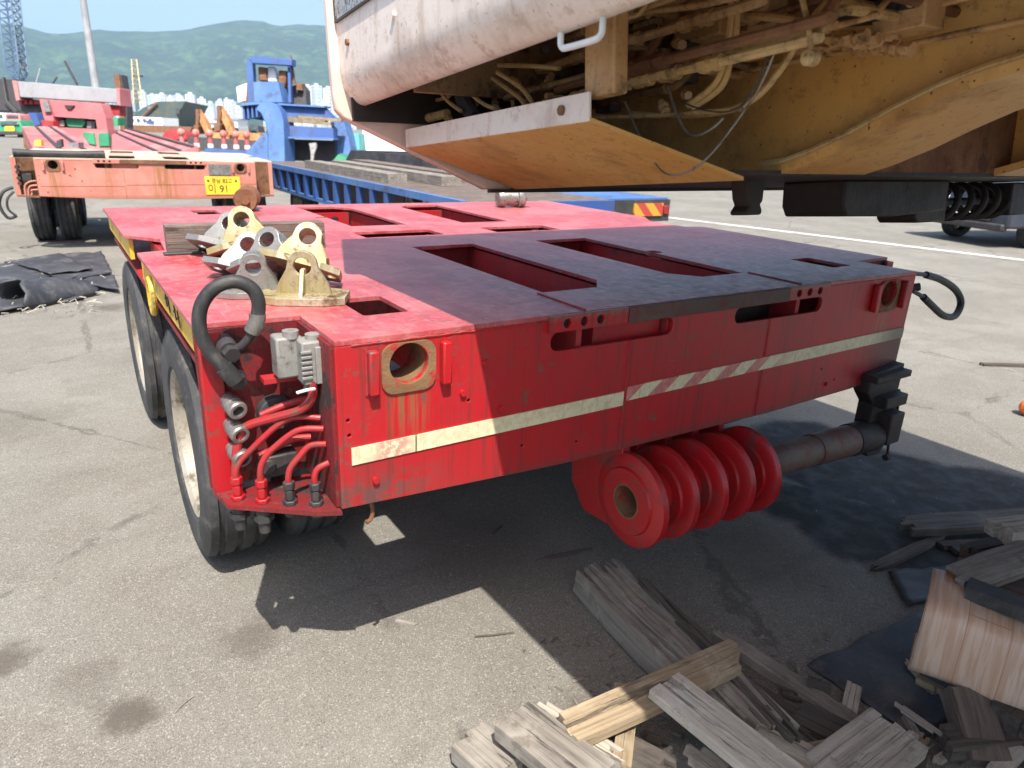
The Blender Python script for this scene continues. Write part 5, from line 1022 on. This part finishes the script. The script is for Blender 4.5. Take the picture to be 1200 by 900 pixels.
# cargo ship bow and mast
sb = base(185, 150, 150); SH = root('cargo_ship', sb, 'dark green ship bow with cream lattice mast and white deckhouse', 'ship', world=True)
def sh(name, px, dep, mat, th, **k): quad(MB(), px, dep, th).build(name, mat, SH, **k)
m = MB(); bkd = Vector((FW.x, FW.y, 0)).normalized()
o_ = [D(*p, 150) for p in ((155, 136), (168, 126), (185, 119), (217, 118.5), (212, 128), (208, 138), (206, 152), (156, 152))]; n_ = len(o_); bk = bkd*26-RT*6
m.add(o_+[p+bk for p in o_], [tuple(range(n_)), tuple(reversed(range(n_, 2*n_)))]+[(i, i+n_, (i+1) % n_+n_, (i+1) % n_) for i in range(n_)]); m.build('hull', 'hull', SH)
sh('hawse_plate', [(173, 125), (183, 124), (183, 127), (173, 128)], 149.8, 'galv', .3); sh('anchor', [(206, 126), (211, 128), (210, 134), (206, 133)], 149.6, 'dark', 1); m = MB(); m.tube([D(166, 138, 149.5), D(184, 121, 149.5)], .25, 6); m.build('anchor_chain', 'rust', SH)
MA, MBt = D(162, 122, 152), D(157, 70, 152); m = MB()
for sx_ in (-.55, .55): m.tube([MA+RT*sx_*1.6, MBt+RT*sx_], .14, 6)
for k in range(9): t0 = k/9; t1 = (k+1)/9; m.tube([MA.lerp(MBt, t0)-RT*.7, MA.lerp(MBt, t1)+RT*.6], .09, 5); m.tube([MA.lerp(MBt, t1)-RT*.9*(1.4-.5*t1), MA.lerp(MBt, t1)+RT*.9*(1.4-.5*t1)], .10, 5)
m.build('mast', 'zincy', SH); sh('mast_platform', [(156, 88), (165, 88), (165, 90), (156, 90)], 152, 'dark', 1); sh('deckhouse', [(140, 136), (190, 138), (191, 152), (140, 151)], 120, 'white', 6); sh('deckhouse_window', [(171, 141), (180, 141.5), (180, 144), (171, 143.5)], 119.7, 'blue', .25); sh('dark_deck', [(150, 146), (225, 149), (220, 160), (150, 158)], 100, 'rust', 8)
for k in range(5): sh('window', [(146+7*k, 139), (149+7*k, 139.2), (149+7*k, 142), (146+7*k, 142)], 119.7, 'glass', .25)
# excavators / rusty grabs
def digger(x, dep, sc, flip, label):
    t = root('excavator', base(x, 165, dep), label, 'excavator', 'rusty excavators in the yard', world=True)
    def e(name, px, mat, th, dd=0.): quad(MB(), [(x+(a*sc if not flip else -a*sc), 165+b*sc) for a, b in px], dep+dd, th).build(name, mat, t, bevel=.04)
    e('house', [(8, -12), (44, -10), (46, 4), (6, 3)], 'amberrust', 2.2); e('crawler_track', [(4, 3), (48, 5), (46, 12), (6, 11)], 'under_black', 2.4); e('boom', [(12, -8), (7, -24), (-1, -36), (-6, -44), (-9, -42), (-5, -30), (2, -16), (6, -6)], 'amberrust', .7, -.3); e('arm', [(-9, -43), (-6, -44), (-3, -34), (-5, -20), (-9, -22), (-8, -34)], 'rust', .5, -.5); e('bucket', [(-11, -22), (-4, -21), (-5, -12), (-12, -10)], 'rust', 1.0, -.6); e('cab', [(30, -20), (42, -18), (44, -8), (31, -9)], 'dark', 1.2); e('window', [(32, -18), (39, -17), (40, -12), (33, -12)], 'glass', .1, -.1)
M['amberrust'] = paint('rusty_orange', (.42, .17, .05), (.5, .25, .1), dirt=(.08, .04, .02), amt=.5, scale=1.2, rough=.7)
digger(262, 46, .95, False, 'rusty orange excavator with raised boom behind the cones'); digger(236, 50, .85, False, 'smaller dark rusty excavator half hidden by the raised boom')
tag(quad(MB(), [(188, 158), (200, 150), (216, 155), (220, 166), (190, 167)], 44, 1.5).build('scrap_heap', 'red_old', None, bevel=.2), 'low dark red scrap heap beside the excavators', 'scrap heap'); tag(quad(MB(), [(220, 160), (300, 165), (300, 178), (220, 175)], 42, .4).build('steel_beam', 'dark'), 'long dark steel beam lying behind the traffic cones', 'beam')
# traffic cones
def cone(px, py, i):
    p = base(px, py, 37); t = root('traffic_cone', p, 'pink red striped traffic bollard in the row before the excavators', 'traffic cone', 'traffic bollards in a row', world=True)
    MB().lathe([(0, .22), (.05, .22), (.06, .15), (.9, .11), (.9, 0)], T(p) @ Matrix.Rotation(-pi/2, 4, 'Y'), 14).build('post', 'rose', t); MB().lathe([(-.2, 0), (-.14, .15), (0, .21), (.14, .15), (.2, 0)], T(p+Vector((0, 0, 1.05))), 14).build('ball', 'coneball', t)
    MB().lathe([(.35, .150), (.35, .152), (.55, .142), (.55, .140)], T(p) @ Matrix.Rotation(-pi/2, 4, 'Y'), 14, True).build('white_band', 'white', t)
M['coneball'] = paint('coral_plastic', (.72, .16, .12), (.75, .28, .22), amt=.1, rough=.5)
for i, x in enumerate((214, 231, 247, 263, 277, 290)): cone(x, 172, i)
# green truck and pale vehicles far left
gt = base(8, 158, 52); t = root('parked_truck', gt, 'small green and yellow truck parked at the far yard edge', 'truck', world=True)
for nm, px, mt, th, dd in (('cab', [(-6, 141), (22, 141), (27, 150), (27, 157), (-6, 157)], 'green', 1.8, 0), ('front_panel', [(5, 148), (16, 148), (17, 154), (5, 154)], 'plate_y', .1, -.15), ('windscreen', [(0, 142.5), (19, 142.5), (22, 147), (0, 147)], 'glass', .1, -.12), ('bumper', [(-4, 154), (26, 154.5), (26, 158), (-4, 158)], 'dark', .3, -.3), ('wheel', [(-4, 157), (2, 157), (2, 161), (-4, 161)], 'tyre', .4, 0), ('wheel', [(20, 157.5), (26, 157.5), (26, 161.5), (20, 161.5)], 'tyre', .4, 0)): quad(MB(), px, 52+dd, th).build(nm, mt, t, bevel=.05)
for (x, y, s, mt, lb) in ((-6, 132, 1.0, 'white', 'white panel van parked behind the green truck'), (14, 133, .8, 'rose', 'pale pink boat hull on stands behind the green truck')):
    t = root('parked_van' if mt == 'white' else 'boat', base(x, 150, 70), lb, 'van' if mt == 'white' else 'boat', world=True); quad(MB(), [(x-10*s, y), (x+10*s, y+.3), (x+12*s, y+8*s), (x+12*s, y+15*s), (x-10*s, y+15*s)], 70, 3).build('body', mt, t, bevel=.1); quad(MB(), [(x-8*s, y+2), (x+8*s, y+2), (x+9*s, y+6*s), (x-8*s, y+6*s)], 69.9, .2).build('window', 'glass', t); quad(MB(), [(x-8*s, y+14*s), (x+10*s, y+14*s), (x+10*s, y+20*s), (x-8*s, y+20*s)], 70.5, 1.5).build('underside', 'dark', t)
# apartment towers at the foot of the mountain
def tower(x0, x1, y0, dep, k):
    a = D(x0, y0, dep); b = D(x1, y0, dep); c = base((x0+x1)/2, 150, dep); wv = (b-a).length; hgt = a.z
    t = root('apartment_tower', c, ['pale apartment tower at the foot of the mountain', 'blue grey apartment tower at the foot of the mountain'][k % 3 == 2], 'building', 'apartment towers below the mountain', rz=-CY+.5*((k*7) % 5-2)*.3)
    dpt = wv*.55; mt = M['apart'] if k % 3 != 2 else M['apart2']; MB().box((-wv/2, -dpt/2, 0), (wv/2, dpt/2, hgt)).build('wall', mt, t); MB().box((-wv*.2, -dpt*.3, hgt), (wv*.2, dpt*.3, hgt+4)).build('roof_house', mt, t)
    n = max(2, int(wv/9)); fl = max(4, int(hgt/7))
    for i in range(n): # stacked balconies: one window column per bay
        m = MB(); xx = -wv/2+wv*(i+.5)/n
        for j in range(fl): z = hgt*(j+.35)/fl; m.box((xx-wv*.28/n, -dpt/2-.25, z), (xx+wv*.28/n, -dpt/2-.02, z+hgt*.4/fl))
        m.build('window_column', 'aptwin', t)['kind'] = 'stuff'
M['apart2'] = paint('blue_grey_apartment', (.50, .56, .62), amt=.1, scale=.05, rough=.8); M['aptwin'] = paint('apartment_windows', (.30, .36, .42), amt=.0, rough=.3)
TW = [(146, 160, 106, 1500), (168, 176, 108, 1600), (178, 188, 112, 1500), (190, 199, 111, 1650), (200, 208, 114, 1550), (208, 218, 112, 1500), (222, 232, 111, 1450), (235, 244, 116, 1500), (245, 254, 121, 1400), (256, 264, 119, 1550), (266, 276, 124, 1400), (268, 280, 119, 1700),
      (215, 222, 118, 1700), (226, 236, 124, 1300), (240, 250, 130, 1200), (276, 286, 126, 1500), (358, 368, 102, 1450), (367, 379, 101, 1500), (352, 360, 110, 1700), (381, 392, 104, 1600), (396, 408, 108, 1500), (130, 140, 112, 1600), (-20, -8, 112, 1500), (2, 10, 118, 1600), (120, 129, 117, 1500), (310, 320, 112, 1600)]
rg = random.Random(77)
for k in range(26):
    x_ = rg.choice([rg.uniform(142, 285), rg.uniform(142, 285), rg.uniform(345, 420)]); TW.append((x_, x_+rg.uniform(5, 9), rg.uniform(113, 131), rg.uniform(1150, 1800)))
for k, a in enumerate(TW): tower(*a, k)
for k, (x0, x1, y0, dep, mt, lb) in enumerate(((215, 232, 139, 300, 'blue', 'low blue roofed harbour shed'), (232, 258, 142, 260, 'white', 'low white harbour warehouse behind the excavators'), (258, 285, 138, 320, 'greyp', 'long grey harbour warehouse beside the blue frame'), (-30, 20, 125, 330, 'white', 'white harbour shed behind the lattice crane'), (140, 160, 130, 340, 'greyp', 'grey quay building behind the ship'), (200, 225, 143, 240, 'greyp', 'small grey quay hut beside the ship bow'))):
    a = D(x0, y0, dep); b = D(x1, y0, dep); c = base((x0+x1)/2, 150, dep); wv = (b-a).length; t = root('warehouse', c, lb, 'building', rz=-CY); hh = a.z
    MB().box((-wv/2, -6, 0), (wv/2, 6, hh*.85)).build('wall', 'white', t); MB().poly([(-6.5, hh*.85), (6.5, hh*.85), (0, hh)], wv+.6, T((-wv/2-.3, 0, 0)) @ YZ).build('roof', mt, t)
    for i in range(3): MB().box((-wv*.35+i*wv*.28, -6.15, .1), (-wv*.2+i*wv*.28, -6.02, hh*.6)).build('door', 'greyp', t)

# ================================================================ RIGHT SIDE: parked car, buoy
def car(loc, rz):
    t = root('parked_car', loc, 'dark blue grey car parked beyond the white line', 'car', rz=rz); Lh, Wd = 2.2, .9
    side = [(-2.2, .35), (-2.22, .75), (-2.1, .95), (-1.25, 1.02), (-.55, 1.50), (.95, 1.55), (1.75, 1.08), (2.1, .98), (2.2, .6), (2.15, .35)]
    m = MB(); m.ring([[(x, y*(.88 if z > 1.1 else 1), z) for x, z in side] for y in (-.9, -.3, .3, .9)]); m.build('body', 'carpaint', t, bevel=.05, angle=50)
    for sy in (-1, 1):
        m = MB(); m.add([(-.95, sy*.86, 1.06), (-.50, sy*.815, 1.44), (.90, sy*.815, 1.48), (1.45, sy*.86, 1.10)], [(0, 1, 2, 3)]); m.v = m.v+[(a, b+sy*.012, c) for a, b, c in m.v]; m.f = [(0, 1, 2, 3), (7, 6, 5, 4), (0, 4, 5, 1), (1, 5, 6, 2), (2, 6, 7, 3), (3, 7, 4, 0)]; m.build('window', 'glass', t)
        MB().box((-2.24, sy*.62-.2, .66), (-2.12, sy*.62+.2, .84)).build('headlight', 'lamp', t, bevel=.03); MB().box((-.75, sy*.95-.08, 1.02), (-.6, sy*.95+.08, 1.16)).build('mirror', 'carpaint', t, bevel=.03)
        for x in (-1.38, 1.35):
            mx = T((x, sy*.80, .34)) @ Matrix.Rotation(pi/2*sy, 4, 'Z'); ty = MB().lathe(tyre_prof(.34, .22), mx, 32).build('tyre', 'tyre', t, angle=28); MB().lathe([(.09, .22), (.10, .2), (.03, .17), (.06, .06), (.07, 0)], mx, 24).build('rim', 'steel', ty)
    MB().box((-2.26, -.55, .45), (-2.16, .55, .62)).build('grille', 'dark', t, bevel=.02); MB().box((-2.28, -.85, .30), (-2.12, .85, .43)).build('bumper', 'dark', t, bevel=.03); MB().box((-2.275, -.26, .48), (-2.262, .26, .60)).build('number_plate', 'white', t)
    MB().add([(-1.22, -.72, 1.045), (-1.22, .72, 1.045), (-.60, .66, 1.47), (-.60, -.66, 1.47), (-1.25, -.72, 1.05), (-1.25, .72, 1.05), (-.62, .66, 1.49), (-.62, -.66, 1.49)], [(0, 1, 2, 3), (7, 6, 5, 4), (0, 4, 5, 1), (1, 5, 6, 2), (2, 6, 7, 3), (3, 7, 4, 0)]).build('windscreen', 'glass', t)
car(G(1207, 291)+Vector((1.54, .416, 0)), R(-15))
bp = G(1203, 487); t = root('marker_buoy', bp, 'small orange plastic float lying on the open yard', 'float', world=True); MB().lathe([(-.055, 0), (-.05, .028), (-.025, .05), (0, .055), (.025, .05), (.05, .028), (.055, 0)], T(bp+Vector((0, 0, .055))), 18).build('float_body', 'amber', t); MB().lathe([(.05, .012), (.075, .012), (.075, 0)], T(bp+Vector((0, 0, .055))), 10).build('float_eye', 'dark', t)

# ================================================================ HAZE
def haze():
    m, t, n, l, b = nt('haze'); n.remove(b); v = n.new('ShaderNodeVolumePrincipled'); v.inputs['Color'].default_value = (.50, .76, 1.0, 1); v.inputs['Density'].default_value = .00019; v.inputs['Anisotropy'].default_value = .0
    l.new(v.outputs[0], n['Material Output'].inputs['Volume'])
    o = MB().box((-9500, -9500, -3), (9500, 9500, 560)).build('haze', m); o['kind'] = 'stuff'
haze()
for o in bpy.data.objects:
    if '_w' in o: del o['_w']
